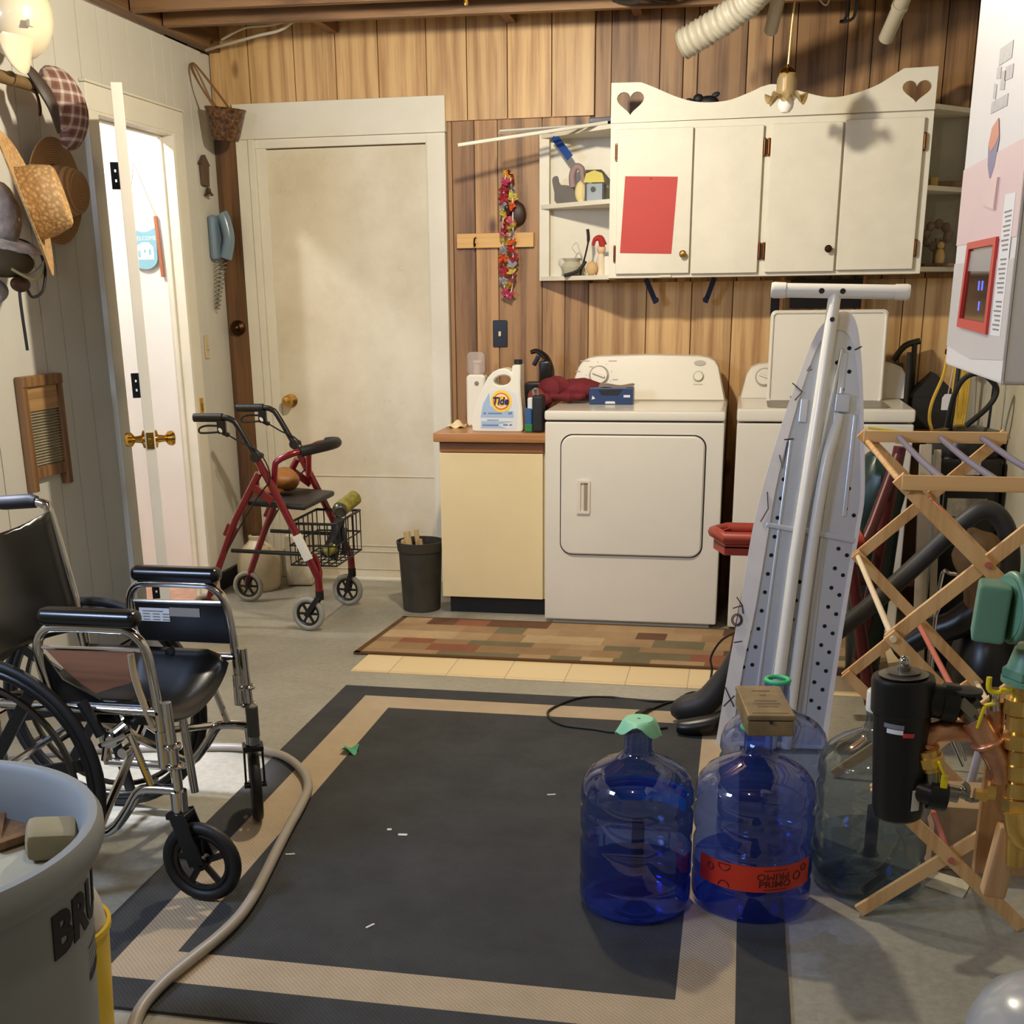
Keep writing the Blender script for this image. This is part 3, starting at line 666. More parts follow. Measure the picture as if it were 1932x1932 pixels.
# black wall rack below the right half (behind the ironing board bar)
t = thing('wall_organizer', 'black wall organizer with two wooden stiles hanging under the cabinet', 'organizer', (.34, 5.8, 1.25))
mb = MB(); mb.bb((.20, 5.80, 1.30), (.52, 5.845, 1.42)); mb.bb((.118, 5.82, 1.27), (.16, 5.845, 1.39)); obj('panel', mb, M_dark, t)
for x in (.155, .505):
    mb = MB(); mb.bb((x, 5.785, 1.15), (x+.016, 5.80, 1.435), .002); obj('stile', mb, wood('stile_wood', (186, 130, 80), (140, 92, 54)), t)
# ================================================================== floor coverings
def rug_mat(nm, c, v=0.12):
    m, nt, b = _new(nm); vec = _coord(nt); br = nt.nodes.new('ShaderNodeTexWave'); br.inputs['Scale'].default_value = 55; br.bands_direction = 'DIAGONAL'
    br.inputs['Distortion'].default_value = 1.5; nt.links.new(vec, br.inputs['Vector'])
    n = _noise(nt, vec, 5, 6, 0.7); k = lin(c); d = tuple(x*(1-v) for x in k); l_ = tuple(x*(1+v) for x in k)
    col = _mixc(nt, 0.25, _ramp(nt, n, [(0.3, d), (0.7, l_)]), _ramp(nt, br.outputs['Fac'], [(0.3, tuple(x*.6 for x in k)), (0.7, tuple(x*1.25 for x in k))]))
    nt.links.new(col, b.inputs['Base Color']); _set(b, Roughness=0.95, Specular_IOR_Level=0.15); _bump(nt, b, br.outputs['Fac'], 0.4, 0.002); return m
def area_rug():
    ca, sa = cos(-.0025), sin(-.0025); W, L = 1.534, 2.129
    def pt(u, v, z): return Vector((-1.378+u*ca-v*sa, 1.961+u*sa+v*ca, z))
    mb = MB(); z = .008
    lv = [0, .106, .2255]
    for k, mi in ((0, 0), (1, 1)):
        a, b = lv[k], lv[k+1]
        for q in (((a, a), (W-a, a), (W-b, b), (b, b)), ((W-a, a), (W-a, L-a), (W-b, L-b), (W-b, b)), ((W-a, L-a), (a, L-a), (b, L-b), (W-b, L-b)), ((a, L-a), (a, a), (b, b), (b, L-b))):
            mb._faces([pt(u, v, z) for u, v in q], [(0, 1, 2, 3)], mi)
    b = lv[2]; mb._faces([pt(u, v, z) for u, v in ((b, b), (W-b, b), (W-b, L-b), (b, L-b))], [(0, 1, 2, 3)], 0)
    e = [(0, 0), (W, 0), (W, L), (0, L)]
    for i in range(4):
        u, v = e[i], e[(i+1) % 4]; mb._faces([pt(*u, 0.0005), pt(*v, 0.0005), pt(*v, z), pt(*u, z)], [(0, 1, 2, 3)], 0)
    bmesh.ops.remove_doubles(mb.bm, verts=mb.bm.verts, dist=1e-5)
    return single('area_rug', mb, [rug_mat('rug_charcoal', (66, 66, 65), .25), rug_mat('rug_tan', (178, 158, 130))], 'large charcoal area rug with a tan inset border', 'rug')
area_rug()
def vinyl():
    m, nt, b = _new('vinyl_tile'); br = nt.nodes.new('ShaderNodeTexBrick'); nt.links.new(_coord(nt, (1, 1, 1), (-.09, 0, 0)), br.inputs['Vector'])
    br.inputs['Scale'].default_value = 1.0; br.offset = 0; br.inputs['Brick Width'].default_value = .226; br.inputs['Row Height'].default_value = .226; br.inputs['Mortar Size'].default_value = .002
    br.inputs['Color1'].default_value = (*lin((232, 208, 160)), 1); br.inputs['Color2'].default_value = (*lin((226, 200, 150)), 1); br.inputs['Mortar'].default_value = (*lin((178, 158, 124)), 1)
    nt.links.new(br.outputs[0], b.inputs['Base Color']); _set(b, Roughness=.45); return m
mb = MB(); mb.plate([(-1.417, 4.279), (.75, 4.262), (.75, 5.10), (-1.40, 5.12)], [], .003, Matrix.Translation((0, 0, .0002)))
single('vinyl_sheet', mb, vinyl(), 'strip of cream square patterned sheet vinyl under the patchwork runner', 'flooring')
def runner():
    cs = [(166, 138, 102), (150, 120, 86), (116, 106, 80), (140, 90, 68), (106, 76, 56), (178, 152, 114), (158, 130, 96)]
    rg = random.Random(11); mb = MB()
    A, B, C, D = Vector((-1.475, 4.504, 0)), Vector((.60, 4.505, 0)), Vector((.62, 5.085, 0)), Vector((-1.427, 5.092, 0))
    def pt(u, v, z): p = (A*(1-u)+B*u)*(1-v)+(D*(1-u)+C*u)*v; p.z = z; return p
    z0, z1 = .0035, .0105
    for q in (((0, 0), (1, 0)), ((1, 0), (1, 1)), ((1, 1), (0, 1)), ((0, 1), (0, 0))): mb._faces([pt(*q[0], z0), pt(*q[1], z0), pt(*q[1], z1), pt(*q[0], z1)], [(0, 1, 2, 3)], 7)
    eb = .012
    for q in (((0, 0), (1, 0), (1, eb*3), (0, eb*3)), ((0, 1-eb*2), (1, 1-eb*2), (1, 1), (0, 1)), ((0, 0), (eb, 0), (eb, 1), (0, 1))): mb._faces([pt(u, v, z1+.0004) for u, v in q], [(0, 1, 2, 3)], 7)
    rows = [0, .13, .30, .42, .62, .80, 1]; hand = {(4, 0): 0}
    for r in range(6):
        u = 0; last = -1
        while u < 1:
            w_ = rg.choice([.07, .10, .13, .16, .06]); e = min(1, u+w_)
            c = rg.choices(range(7), [5, 4, 2, 2, 1.4, 3, 4])[0]
            if c == last: c = (c+1) % 7
            last = c; mb._faces([pt(u, rows[r], z1), pt(e, rows[r], z1), pt(e, rows[r+1], z1), pt(u, rows[r+1], z1)], [(0, 1, 2, 3)], c); u = e
    ms = [rug_mat('runner_%d' % i, c, .18) for i, c in enumerate(cs)]+[rug_mat('runner_edge', (98, 72, 44))]
    single('runner_rug', mb, ms, 'long patchwork runner rug in tan rust and olive in front of the dryer', 'rug')
runner()
M_hose = mat('hose_vinyl', (158, 148, 134), .4, var=.05)
mb = MB(); mb.tube([(-2.40, 3.10, .012), (-2.074, 3.256, .012), (-1.841, 3.333, .012), (-1.644, 3.375, .012), (-1.489, 3.391, .014), (-1.342, 3.331, .022), (-1.232, 3.216, .024), (-1.172, 3.102, .024), (-1.148, 2.989, .024), (-1.126, 2.813, .024), (-1.108, 2.684, .024), (-1.086, 2.537, .024), (-1.072, 2.429, .024), (-1.067, 2.325, .024), (-1.077, 2.227, .024), (-1.097, 2.132, .024), (-1.115, 2.023, .024), (-1.115, 1.92, .016), (-1.06, 1.79, .014), (-.96, 1.64, .014)], .0135, 10, sm=5)
single('garden_hose', mb, M_hose, 'grey beige hose looping across the floor and the rug edge', 'hose')
mb = MB(); mb.sheet(lambda u, v: Vector((-1.172+.05*u, 3.40+.05*v, .012+.012*sin(u*5)*cos(v*4)+.008)), 6, 5)
single('tape_scrap', mb, mat('green_tape', (66, 160, 110), .6), 'crumpled scrap of green tape on the rug left border', 'tape', solid=.001)
for i, (x, y, a, lb) in enumerate([(-.866, 2.88, .2, 'tiny round white paper crumb at the rug middle'), (-.822, 2.854, .1, 'white torn paper scrap at the rug middle beside a tiny crumb'), (-.766, 2.366, 1.0, 'thin white paper sliver near the rug front edge'), (-.473, 3.189, .3, 'white sliver of paper left of the water bottles'), (-1.077, 2.69, .3, 'white speck of paper on the rug beside the hose')]):
    mb = MB(); mb.box((x, y, .0095), (.012 if i == 0 else .024, .010 if i < 2 else .005, .002), 0, (0, 0, a)); single('paper_scrap', mb, mat('paper_white', (225, 222, 214), .7, var=0), lb, 'paper scrap', 'white paper scraps on the rug')

# ================================================================== wheelchair
M_vinyl = mat('black_vinyl', (19, 18, 17), .25, var=.15, scale=10, bump=.1, bscale=12)
M_pad = mat('black_pad', (14, 14, 14), .25, var=.1)
M_rub = mat('black_rubber', (17, 16, 16), .55, var=.1)
M_blkpl = mat('black_plastic', (15, 15, 16), .35, var=.1)
YN, YFr = 2.425, 2.875
wc = thing('wheelchair', 'black vinyl wheelchair with chrome frame behind the grey trash can', 'wheelchair', (-1.46, 2.65, 0))
for y, sgn in ((YN, -1), (YFr, 1)):
    mb = MB()
    mb.tube([(-1.66, y, .475), (-1.30, y, .475), (-1.262, y, .475)], .0115, 10)
    mb.tube([(-1.245, y, .50), (-1.236, y, .30), (-1.236, y, .235)], .0125, 10)
    mb.tube([(-1.236, y, .285), (-1.30, y, .285), (-1.335, y, .275), (-1.37, y, .225), (-1.42, y, .17), (-1.50, y, .155), (-1.66, y, .155)], .0125, 10, sm=3)
    mb.tube([(-1.665, y, .15), (-1.69, y, .48), (-1.705, y, .60), (-1.750, y, .845), (-1.765, y, .868), (-1.79, y, .874)], .0125, 10, sm=3)
    mb.tube([(-1.36, y, .47), (-1.30, y, .285)], .009, 8)
    mb.cyl((-1.236, y, .235), (-1.236, y, .285), .02)
    for z in (.345, .395): mb.torus((-1.24, y, z), .017, .006, (0, 0, 1), 20, 8)
    obj('side_frame', mb, M_chrome, wc)
    mb = MB(); mb.tube([(-1.785, y, .874), (-1.80, y, .876), (-1.88, y, .870), (-1.905, y, .868)], lambda q: .019 if .05 < q < .97 else .016, 14); obj('push_handle', mb, M_rub, wc)
    mb = MB(); mb.tube([(-1.262, y, .40), (-1.264, y, .46), (-1.272, y, .56), (-1.285, y, .63), (-1.32, y, .664), (-1.36, y, .668), (-1.48, y, .668), (-1.525, y, .66), (-1.548, y, .625), (-1.545, y, .56), (-1.525, y, .475)], .0115, 10, sm=4)
    mb.tube([(-1.548, y, .618), (-1.284, y, .622)], .005, 8)
    mb.cyl((-1.262, y, .345), (-1.262, y, .43), .0155)
    obj('arm_frame', mb, M_chrome, wc)
    mb = MB(); mb.box((-1.412, y, .694), (.245, .052, .040), .018, seg=4); obj('armrest_pad', mb, M_pad, wc)
    # rear wheel
    yw = y+sgn*.058; cx, cz = -1.692, .305
    mb = MB(); mb.torus((cx, yw, cz), .293, .0125, (0, 1, 0), 56, 10); wh = obj('rear_wheel', mb, M_rub, wc)
    mb = MB(); mb.torus((cx, yw, cz), .274, .012, (0, 1, 0), 56, 10); mb.cyl((cx, yw-.03, cz), (cx, yw+.03, cz), .028)
    for k in range(8):
        a = 2*pi*k/8+.2; d = Vector((cos(a), 0, sin(a)))
        mb.bar(Vector((cx, yw, cz))+d*.025, Vector((cx, yw, cz))+d*.268, .03, .012, .004, up=(0, 1, 0))
    obj('mag_rim', mb, M_blkpl, wh)
    mb = MB(); mb.torus((cx, yw+sgn*.032, cz), .252, .008, (0, 1, 0), 56, 8)
    for k in range(4):
        a = 2*pi*k/4+.5; d = Vector((cos(a), 0, sin(a))); mb.bar(Vector((cx, yw+sgn*.032, cz))+d*.252, Vector((cx, yw, cz))+d*.268, .012, .006)
    obj('hand_rim', mb, mat('dark_chrome', (90, 88, 86), .25, 1.0), wh)
    # brake
    mb = MB(); mb.tube([(-1.34, y-.02, .455), (-1.385, y-.025, .42), (-1.40, y-.025, .36)], .008, 8); mb.bar((-1.40, y-.03, .40), (-1.33, y-.03, .43), .03, .012, .003); mb.cyl((-1.37, y-.04, .41), (-1.37, y, .41), .014); mb.cyl((-1.345, y-.04, .385), (-1.345, y, .385), .012)
    b = obj('brake', mb, M_chrome, wc)
    mb = MB(); mb.tube([(-1.40, y-.025, .42), (-1.425, y-.025, .47), (-1.44, y-.025, .50)], .013, 10); obj('brake_grip', mb, M_rub, b)
    # caster
    if sgn < 0: hd, tr = Vector((.998, -.06, 0)), .045
    else: hd, tr = Vector((-.42, .907, 0)), .02
    sd = Vector((-hd.y, hd.x, 0)); c0 = Vector((-1.236, y, 0)); wcn = c0+hd*tr; wcn.z = .108
    if sgn > 0: c0.z = 0
    mb = MB()
    for s2 in (-1, 1): mb.bar(c0+Vector((0, 0, .232))+sd*.024*s2+hd*.002, wcn+sd*.025*s2, .007 if sgn < 0 else .006, .040 if sgn < 0 else .012, .002, up=-hd)
    mb.box(c0+Vector((0, 0, .226)), (.05, .055, .016), .004, (0, 0, math.atan2(hd.y, hd.x))); mb.cyl(wcn-sd*.03, wcn+sd*.03, .008)
    ck = obj('caster_fork', mb, M_blkpl, wc)
    mb = MB(); mb.torus(wcn, .086, .0145, sd, 40, 12); cw = obj('caster_wheel', mb, M_rub, wc)
    mb = MB(); mb.torus(wcn, .068, .009, sd, 40, 8); mb.cyl(wcn-sd*.014, wcn+sd*.014, .018)
    for k in range(5):
        a = 2*pi*k/5+.4; d = hd*cos(a)+Vector((0, 0, sin(a))); mb.bar(wcn+d*.012, wcn+d*.068, .016, .010, .003, up=sd)
    obj('caster_hub', mb, M_blkpl, cw)
    if sgn > 0:
        mb = MB(); mb.cyl((-1.226, y-.012, .262), (-1.226, y-.012, .345), .0165, n=16); obj('stem_housing', mb, mat('grey_housing', (78, 76, 72), .4), wc)
mb = MB(); mb.bb((-1.535, YFr-.006, .512), (-1.272, YFr+.004, .617), .003); sp = obj('side_panel', mb, M_vinyl, wc)
mb = MB(); mb.bb((-1.522, YFr-.0085, .567), (-1.437, YFr-.006, .602)); lb_ = obj('spec_label', mb, mat('label_white', (222, 222, 220), .5, var=0), sp)
mb = MB()
for r_ in range(4):
    for c_ in range(3 if r_ else 1): mb.bb((-1.512+.028*c_, YFr-.0092, .593-.0075*r_), ((-1.492 if r_ else -1.455)+.028*c_, YFr-.0085, .5955-.0075*r_))
obj('label_print', mb, M_greyp, lb_)
mb = MB(); mb.bb((-1.436, YFr-.0085, .582), (-1.352, YFr-.006, .605)); obj('name_strip', mb, mat('strip_grey', (150, 144, 134), .6), sp)
mb = MB(); mb.plate([(-1.530, .616), (-1.316, .616), (-1.316, .560), (-1.320, .549), (-1.330, .542), (-1.37, .530), (-1.415, .514), (-1.45, .536), (-1.485, .567), (-1.515, .600)], [], .006, upright(YN+.004)); obj('side_panel', mb, wood('brown_panel', (140, 96, 72), (98, 62, 46), 0, .5, .3, coat=.3), wc)  # brown streaks paint the wood reflected in the glossy near panel
mb = MB(); mb.plate([(-1.54, .60), (-1.50, .54), (-1.40, .49), (-1.29, .50), (-1.275, .44), (-1.52, .44)], [], .006, upright(YN+.012)); obj('skirt_guard', mb, M_vinyl, wc)
mb = MB(); mb.tube([(-1.318, YN-.002, .612), (-1.312, YN-.004, .55), (-1.290, YN-.004, .47), (-1.28, YN-.002, .44)], .012, 8, sm=3, flat=.5); obj('panel_edge', mb, mat('beige_plastic', (170, 152, 122), .4), wc)
def sag(u, v):
    x = -1.675+.395*u; y = YN+.01+(YFr-YN-.02)*v
    s = sin(pi*v)**.8; z = .492-.055*s*(.6+.4*u)
    if u > .9: z -= (u-.9)*.35; x -= (u-.9)*.05
    return Vector((x+.012*s*u, y, z))
mb = MB(); mb.sheet(sag, 14, 14); obj('seat', mb, M_vinyl, wc, solid=.014)
mb = MB(); mb.sheet(lambda u, v: Vector((-1.698-.052*u-.035*sin(pi*v), YN+.012+(YFr-YN-.024)*v, .535+.315*u+.012*sin(pi*v)*(u < .02)-.03*sin(pi*v)*(u > .95))), 10, 12); obj('backrest', mb, M_vinyl, wc, solid=.012)
mb = MB(); mb.tube([(-1.45, YN, .17), (-1.45, YFr, .455)], .011, 8); mb.tube([(-1.43, YFr, .17), (-1.43, YN, .455)], .011, 8); mb.tube([(-1.69, YN-.05, .305), (-1.69, YFr+.05, .305)], .009, 8)
mb.tube([(-1.33, YN+.02, .45), (-1.38, 2.66, .34), (-1.35, YFr, .28)], .009, 8); obj('cross_brace', mb, M_chrome, wc)
mb = MB(); mb.tube([(-1.36, 2.72, .43), (-1.33, 2.70, .16)], .011, 10); obj('support_strut', mb, M_chrome, wc)

# ================================================================== rollator
M_red = mat('rollator_red', (122, 18, 30), .25, .35, var=.08, coat=.6)
M_tyre = mat('grey_tyre', (150, 146, 134), .6, var=.05)
ro = thing('rollator', 'red wheeled walker with black seat and wire basket before the closed door', 'walker', (-1.96, 5.06, 0))
for y, s in ((4.83, -1), (5.29, 1)):
    mb = MB()
    mb.tube([(-1.972, y, .755), (-1.925, y, .665), (-1.80, y, .405), (-1.748, y, .295), (-1.722, y, .235), (-1.720, y, .165)], .0165, 12)
    mb.tube([(-1.955, y+.004*s, .675), (-2.075, y+.006*s, .477), (-2.179, y+.006*s, .244), (-2.243, y, .085)], .0155, 12)
    mb.tube([(-1.745, y-.03*s, .33), (-1.722, y-.028*s, .26), (-1.718, y-.006*s, .22), (-1.718, y, .17)], .010, 10, sm=3)
    mb.bar((-2.115, y+.004*s, .40), (-2.09, y+.004*s, .45), .012, .05, .003)
    mb.bar((-1.985, y+.012*s, .62), (-1.90, y+.012*s, .56), .008, .035, .003)
    obj('side_frame', mb, M_red, ro)
    mb = MB(); mb.tube([(-1.966, y, .745), (-2.035, y, .868), (-2.06, y, .893), (-2.10, y, .902), (-2.224, y, .901)], .0125, 12, sm=4); hp = obj('handle_tube', mb, M_blkpl, ro)
    mb = MB(); mb.tube([(-2.10, y, .902), (-2.226, y, .901)], .018, 14); obj('grip', mb, M_rub, hp)
    mb = MB(); mb.bb((-2.125, y-.015, .835), (-2.088, y+.015, .892), .008); mb.box((-2.09, y, .835), (.03, .02, .018), .004, (0, .4, 0))
    mb.tube([(-2.125, y, .868), (-2.175, y, .868), (-2.205, y, .858), (-2.208, y, .842), (-2.19, y, .838), (-2.125, y, .842)], .0045, 8, sm=4)
    bl = obj('brake_lever', mb, M_blkpl, hp)
    mb = MB(); mb.lathe([(0, 0), (.011, 0), (.011, .002), (0, .002)], n=18); mb.bm.transform(Matrix.Translation((-2.107, y-.0155, .852)) @ XZ @ Matrix.Rotation(.7, 4, 'Z') @ Matrix.Diagonal((.6, 1, 1, 1))); obj('badge', mb, mat('label_white', (222, 222, 220), .5, var=0), bl)
    mb = MB(); mb.tube([(-2.08, y-.004, .832), (-2.02, y-.01, .80), (-1.94, y-.015, .76), (-1.90, y-.02, .66), (-1.96, y-.02, .58), (-2.05, y-.02, .45), (-2.12, y-.02, .34)], .0035, 6, sm=5); obj('brake_cable', mb, M_black, ro)
    mb = MB(); mb.cyl((-1.952, y-.03, .745), (-1.952, y+.03, .745), .012); mb.cyl((-1.952, y-.045, .745), (-1.952, y-.028, .745), .02, n=12); obj('adjuster_knob', mb, M_black, ro)
    mb = MB(); mb.tube([(-2.105, y, .342), (-1.765, y, .335)], .009, 8); obj('stretcher', mb, M_black, ro)
    # wheels
    for x, fr in ((-1.775 if s < 0 else -1.745, 1), (-2.235, 0)):
        c = Vector((x, y, .0755)); ax = Vector((.10, 1, 0)).normalized() if fr else Vector((0, 1, 0))
        mb = MB(); mb.torus(c, .0625, .0125, ax, 36, 10); wl = obj('wheel', mb, M_tyre, ro)
        mb = MB(); mb.torus(c, .050, .008, ax, 32, 8); mb.cyl(c-ax*.016, c+ax*.016, .014)
        hh = ax.cross(Vector((0, 0, 1)))
        for k in range(6):
            a = 2*pi*k/6; d = hh*cos(a)+Vector((0, 0, sin(a))); mb.bar(c+d*.01, c+d*.05, .010, .010, .002, up=ax)
        obj('hub', mb, M_blkpl, wl)
        mb = MB()
        if fr:
            mb.cyl((-1.72, y, .14), (-1.72, y, .178), .018, n=14)
            for q in (-1, 1): mb.bar(Vector((-1.722, y, .15))+ax*.017*q, c+ax*.02*q, .022, .006, .002, up=ax)
        else:
            mb.cyl(c-ax*.024, c+ax*.024, .005)
            for q in (-1, 1): mb.bar(Vector((-2.225, y, .13))+ax*.018*q, c+ax*.02*q, .016, .005, .002, up=ax)
        obj('wheel_fork', mb, M_blkpl, ro)
mb = MB(); mb.tube([(-1.905, 4.855, .595), (-1.897, 4.86, .69), (-1.885, 4.865, .722), (-1.83, 4.885, .748), (-1.79, 4.92, .757)], .0135, 12, sm=3); bk = obj('back_bar', mb, M_red, ro)
mb = MB(); mb.tube([(-1.79, 5.235, .757), (-1.84, 5.255, .748), (-1.88, 5.26, .725), (-1.89, 5.265, .69), (-1.895, 5.265, .60)], .0135, 12, sm=3); obj('back_bar', mb, M_red, ro)
mb = MB(); mb.tube([(-1.80, 4.905, .755), (-1.755, 4.96, .763), (-1.715, 5.06, .768), (-1.72, 5.16, .767), (-1.755, 5.215, .762), (-1.79, 5.238, .757)], .023, 14, sm=4); obj('foam_sleeve', mb, M_rub, bk)
mb = MB(); mb.box((-1.905, 5.06, .535), (.265, .40, .026), .011, (0, .06, 0), seg=3); obj('seat', mb, mat('seat_pad', (36, 32, 29), .5), ro)
mb = MB(); mb.bar((-1.806, 4.815, .417), (-1.758, 4.815, .312), .034, .006, .002, up=(0, 1, 0)); mb.cyl((-1.806, 4.83, .417), (-1.758, 4.83, .312), .0185); obj('white_tape_wrap', mb, mat('white_tape', (224, 220, 206), .6), ro)
mb = MB()
bx0, bx1, by0, by1, bz0, bz1 = -1.86, -1.655, 4.885, 5.245, .275, .455
for z in (bz1, .36, bz0): mb.tube([(bx0, by0, z), (bx1, by0, z), (bx1, by1, z), (bx0, by1, z)], .004 if z < .45 else .006, 6, True)
for k in range(7):
    y = by0+(by1-by0)*k/6
    mb.tube([(bx1, y, bz1), (bx1, y, bz0), (bx0, y, bz0), (bx0, y, bz1)], .003, 6)
for k in range(1, 6):
    x = bx0+(bx1-bx0)*k/6; mb.tube([(x, by0, bz1), (x, by0, bz0), (x, by1, bz0), (x, by1, bz1)], .003, 6)
obj('wire_basket', mb, M_black, ro)
mb = MB(); mb.ell((-1.955, 5.10, .612), (.078, .085, .050), (0, .15, .3), fn=lambda p: 1+.06*sin(5*p.x+3*p.y)); mb.ell((-1.985, 5.02, .574), (.06, .07, .012), (0, .1, 0)); single('leather_cap', mb, mat('tan_leather', (146, 96, 44), .5, var=.25, scale=9, bump=.3, bscale=14), 'tan brown leather cap lying on the walker seat', 'cap')
t = thing('drinks_can', 'yellow green cylinder with dark cap lying across the basket rim', 'can', (-1.70, 5.12, .46))
mb = MB(); mb.cyl((-1.69, 5.07, .487), (-1.655, 5.18, .522), .034, n=22); obj('body', mb, mat('can_print', (150, 142, 66), .35, .3, var=.45, scale=40), t)
mb = MB(); mb.lathe([(.034, 0), (.034, .01), (.026, .024), (.022, .026), (.020, .02), (0, .02)], (-1.69, 5.07, .487), (.035, -.10, -.03), 22); obj('cap', mb, mat('can_grey', (84, 84, 70), .3, .5), t)
t = thing('umbrella', 'folded black umbrella with green patch standing in the wire basket', 'umbrella', (-1.70, 5.08, .28))
mb = MB(); mb.tube([(-1.735, 5.02, .285), (-1.72, 5.03, .33), (-1.705, 5.045, .38), (-1.69, 5.07, .45)], lambda q: .042-.02*q, 12, sm=3); obj('canopy', mb, mat('black_cloth', (26, 24, 24), .7), t)
mb = MB(); mb.tube([(-1.735, 4.985, .315), (-1.715, 4.985, .325), (-1.70, 5.0, .335)], .024, 10); obj('patch', mb, mat('can_print', (150, 142, 66), .35), t)
mb = MB(); mb.tube([(-1.665, 5.02, .30), (-1.662, 5.03, .38), (-1.664, 5.045, .41)], .012, 8); obj('handle', mb, M_rub, t)

# jugs by the corner
t = thing('stoneware_jug', 'pale crackled stoneware jug on the floor behind the walker', 'jug', (-2.285, 5.56, 0))
mb = MB(); mb.lathe([(0, .001), (.092, .001), (.102, .02), (.106, .10), (.104, .15), (.085, .20), (.05, .232), (.040, .245), (.044, .265), (.030, .268), (.026, .25)], (-2.285, 5.56, 0), n=32); obj('body', mb, mat('stoneware', (196, 182, 150), .4, var=.14, scale=9, bump=.1), t)
mb = MB(); mb.tube([(-2.245, 5.535, .24), (-2.225, 5.53, .225), (-2.222, 5.53, .20), (-2.235, 5.53, .185)], .010, 8, sm=4); obj('handle', mb, mat('stoneware', (196, 182, 150), .4), t)
mb = MB(); mb.cyl((-2.285, 5.56, .268), (-2.285, 5.56, .272), .026); obj('mouth', mb, M_dark, t)
mb = MB(); mb.box((-2.115, 5.69, .130), (.13, .13, .255), .014, (0, 0, .15)); single('stained_block', mb, mat('rust_stained', (206, 194, 166), .6, var=.3, scale=10), 'white rust stained crock standing right of the jug', 'crock')

# black wastebasket with kindling
t = thing('wastebasket', 'black metal wastebasket of kindling left of the almond cabinet', 'wastebasket', (-1.388, 5.28, 0))
mb = MB(); mb.lathe([(0, .001), (.083, .001), (.086, .006), (.098, .27), (.103, .275), (.107, .31), (.108, .318), (.103, .318), (.099, .28), (.08, .01), (0, .008)], (-1.388, 5.28, 0), n=36); obj('body', mb, mat('pail_black', (66, 63, 54), .5, .3, var=.3, scale=6), t)
for i, (dx, dy, a, w_) in enumerate([(-.05, .02, .5, .026), (-.015, -.02, .75, .03), (.03, .03, .55, .022), (-.06, -.03, .35, .018), (.01, .06, .6, .02)]):
    mb = MB(); mb.bar((-1.388+dx*.9, 5.28+dy*.6, .06), (-1.388+dx*.9-.06*a, 5.28+dy*.6, .30+.04*(i % 3 == 1)+.02), w_, .014, .002)
    single('kindling_stick', mb, wood('kindling', (206, 176, 120), (160, 126, 80), 2, 1.2), ['leftmost thin kindling stick in the black wastebasket', 'widest pale kindling stick in the black wastebasket', 'right hand kindling stick in the black wastebasket', 'front narrow kindling stick in the black wastebasket', 'rear kindling stick in the black wastebasket'][i], 'stick', 'kindling in the wastebasket')

# ================================================================== trash can, bucket
M_can = mat('grey_bin', (138, 140, 138), .5, var=.06, scale=4, bump=.08)
cx, cy = -1.098, 1.286
t = thing('trash_can', 'big round grey plastic trash can at the lower left', 'trash can', (cx, cy, 0))
mb = MB(); mb.lathe([(0, .002), (.225, .002), (.232, .01), (.268, .645), (.283, .650), (.291, .668), (.291, .688), (.284, .700), (.272, .700), (.264, .690), (.256, .655), (.22, .02), (0, .016)], (cx, cy, 0), n=72); obj('body', mb, M_can, t)
def wrap(ang0, r0, z0, tilt=.057):
    def f(co):
        a = ang0+co.x/r0; z = z0+co.y; r = r0+(z-z0)*tilt+.0012+co.z
        return Vector((cx+r*cos(a), cy+r*sin(a), z))
    return f
M_ink = mat('black_print', (18, 18, 18), .6, var=0)
text('lettering', 'BRUTE', .084, M_ink, t, None, .0006, fn=wrap(R(20), .2645, .585), sx=1.0, bold=.0035)
mb = MB()
for z, h in ((.520, .003), (.511, .0015), (.503, .0015), (.495, .0015), (.487, .0015), (.471, .012)):
    q = MB(); q.sheet(lambda u, v: Vector((-.045+.09*u, z-.52+h*v, 0)), 10, 1); f = wrap(R(24), .261, .52)
    for v in q.bm.verts: v.co = f(v.co)
    mb._merge(q.bm)
obj('molded_label', mb, M_ink, t, flip=False)
mb = MB(); mb.plate([(.225*cos(2*pi*k/24), .225*sin(2*pi*k/24)) for k in range(24)], [], .004, Matrix.Translation((cx+.0, cy+.0, .610)) @ Matrix.Rotation(.06, 4, 'X')); single('paper_sheet', mb, mat('cream_paper', (176, 168, 142), .7), 'cream sheet of paper inside the grey trash can', 'paper')
t2 = thing('broken_frame', 'brown wooden frame discarded inside the grey trash can', 'frame', (cx+.07, cy+.15, .63))
mb = MB(); mb.bar((-1.055, 1.50, .640), (-1.012, 1.415, .632), .016, .012, .002); mb.bar((-1.012, 1.415, .632), (-.962, 1.475, .638), .016, .012, .002); mb.plate([(-1.05, 1.50), (-1.012, 1.42), (-.967, 1.475)], [], .004, Matrix.Translation((0, 0, .633))); obj('frame', mb, M_stain, t2)
mb = MB(); mb.box((-.930, 1.430, .645), (.07, .065, .045), .012, (.1, .1, .5)); single('tan_carton', mb, mat('tan_carton', (150, 136, 100), .7, var=.15), 'tan carton inside the grey trash can', 'carton')
t = thing('yellow_bucket', 'yellow bucket behind the grey trash can', 'bucket', (-1.185, 1.76, 0))
mb = MB(); mb.lathe([(0, .002), (.092, .002), (.097, .01), (.112, .285), (.117, .29), (.117, .30), (.110, .30), (.108, .28), (.09, .02)], (-1.185, 1.76, 0), n=40); obj('body', mb, mat('yellow_plastic', (226, 190, 46), .4, var=.05), t)
mb = MB(); mb.lathe([(.104, .27), (.106, .30), (.10, .34), (.085, .385), (.05, .41), (0, .42)], (-1.185, 1.76, 0), n=30, fn=lambda r, z, a: (r*(1+.04*sin(5*a)), z)); single('white_sack', mb, mat('white_sack', (196, 190, 180), .6), 'white bag bulging out of the yellow bucket', 'bag')
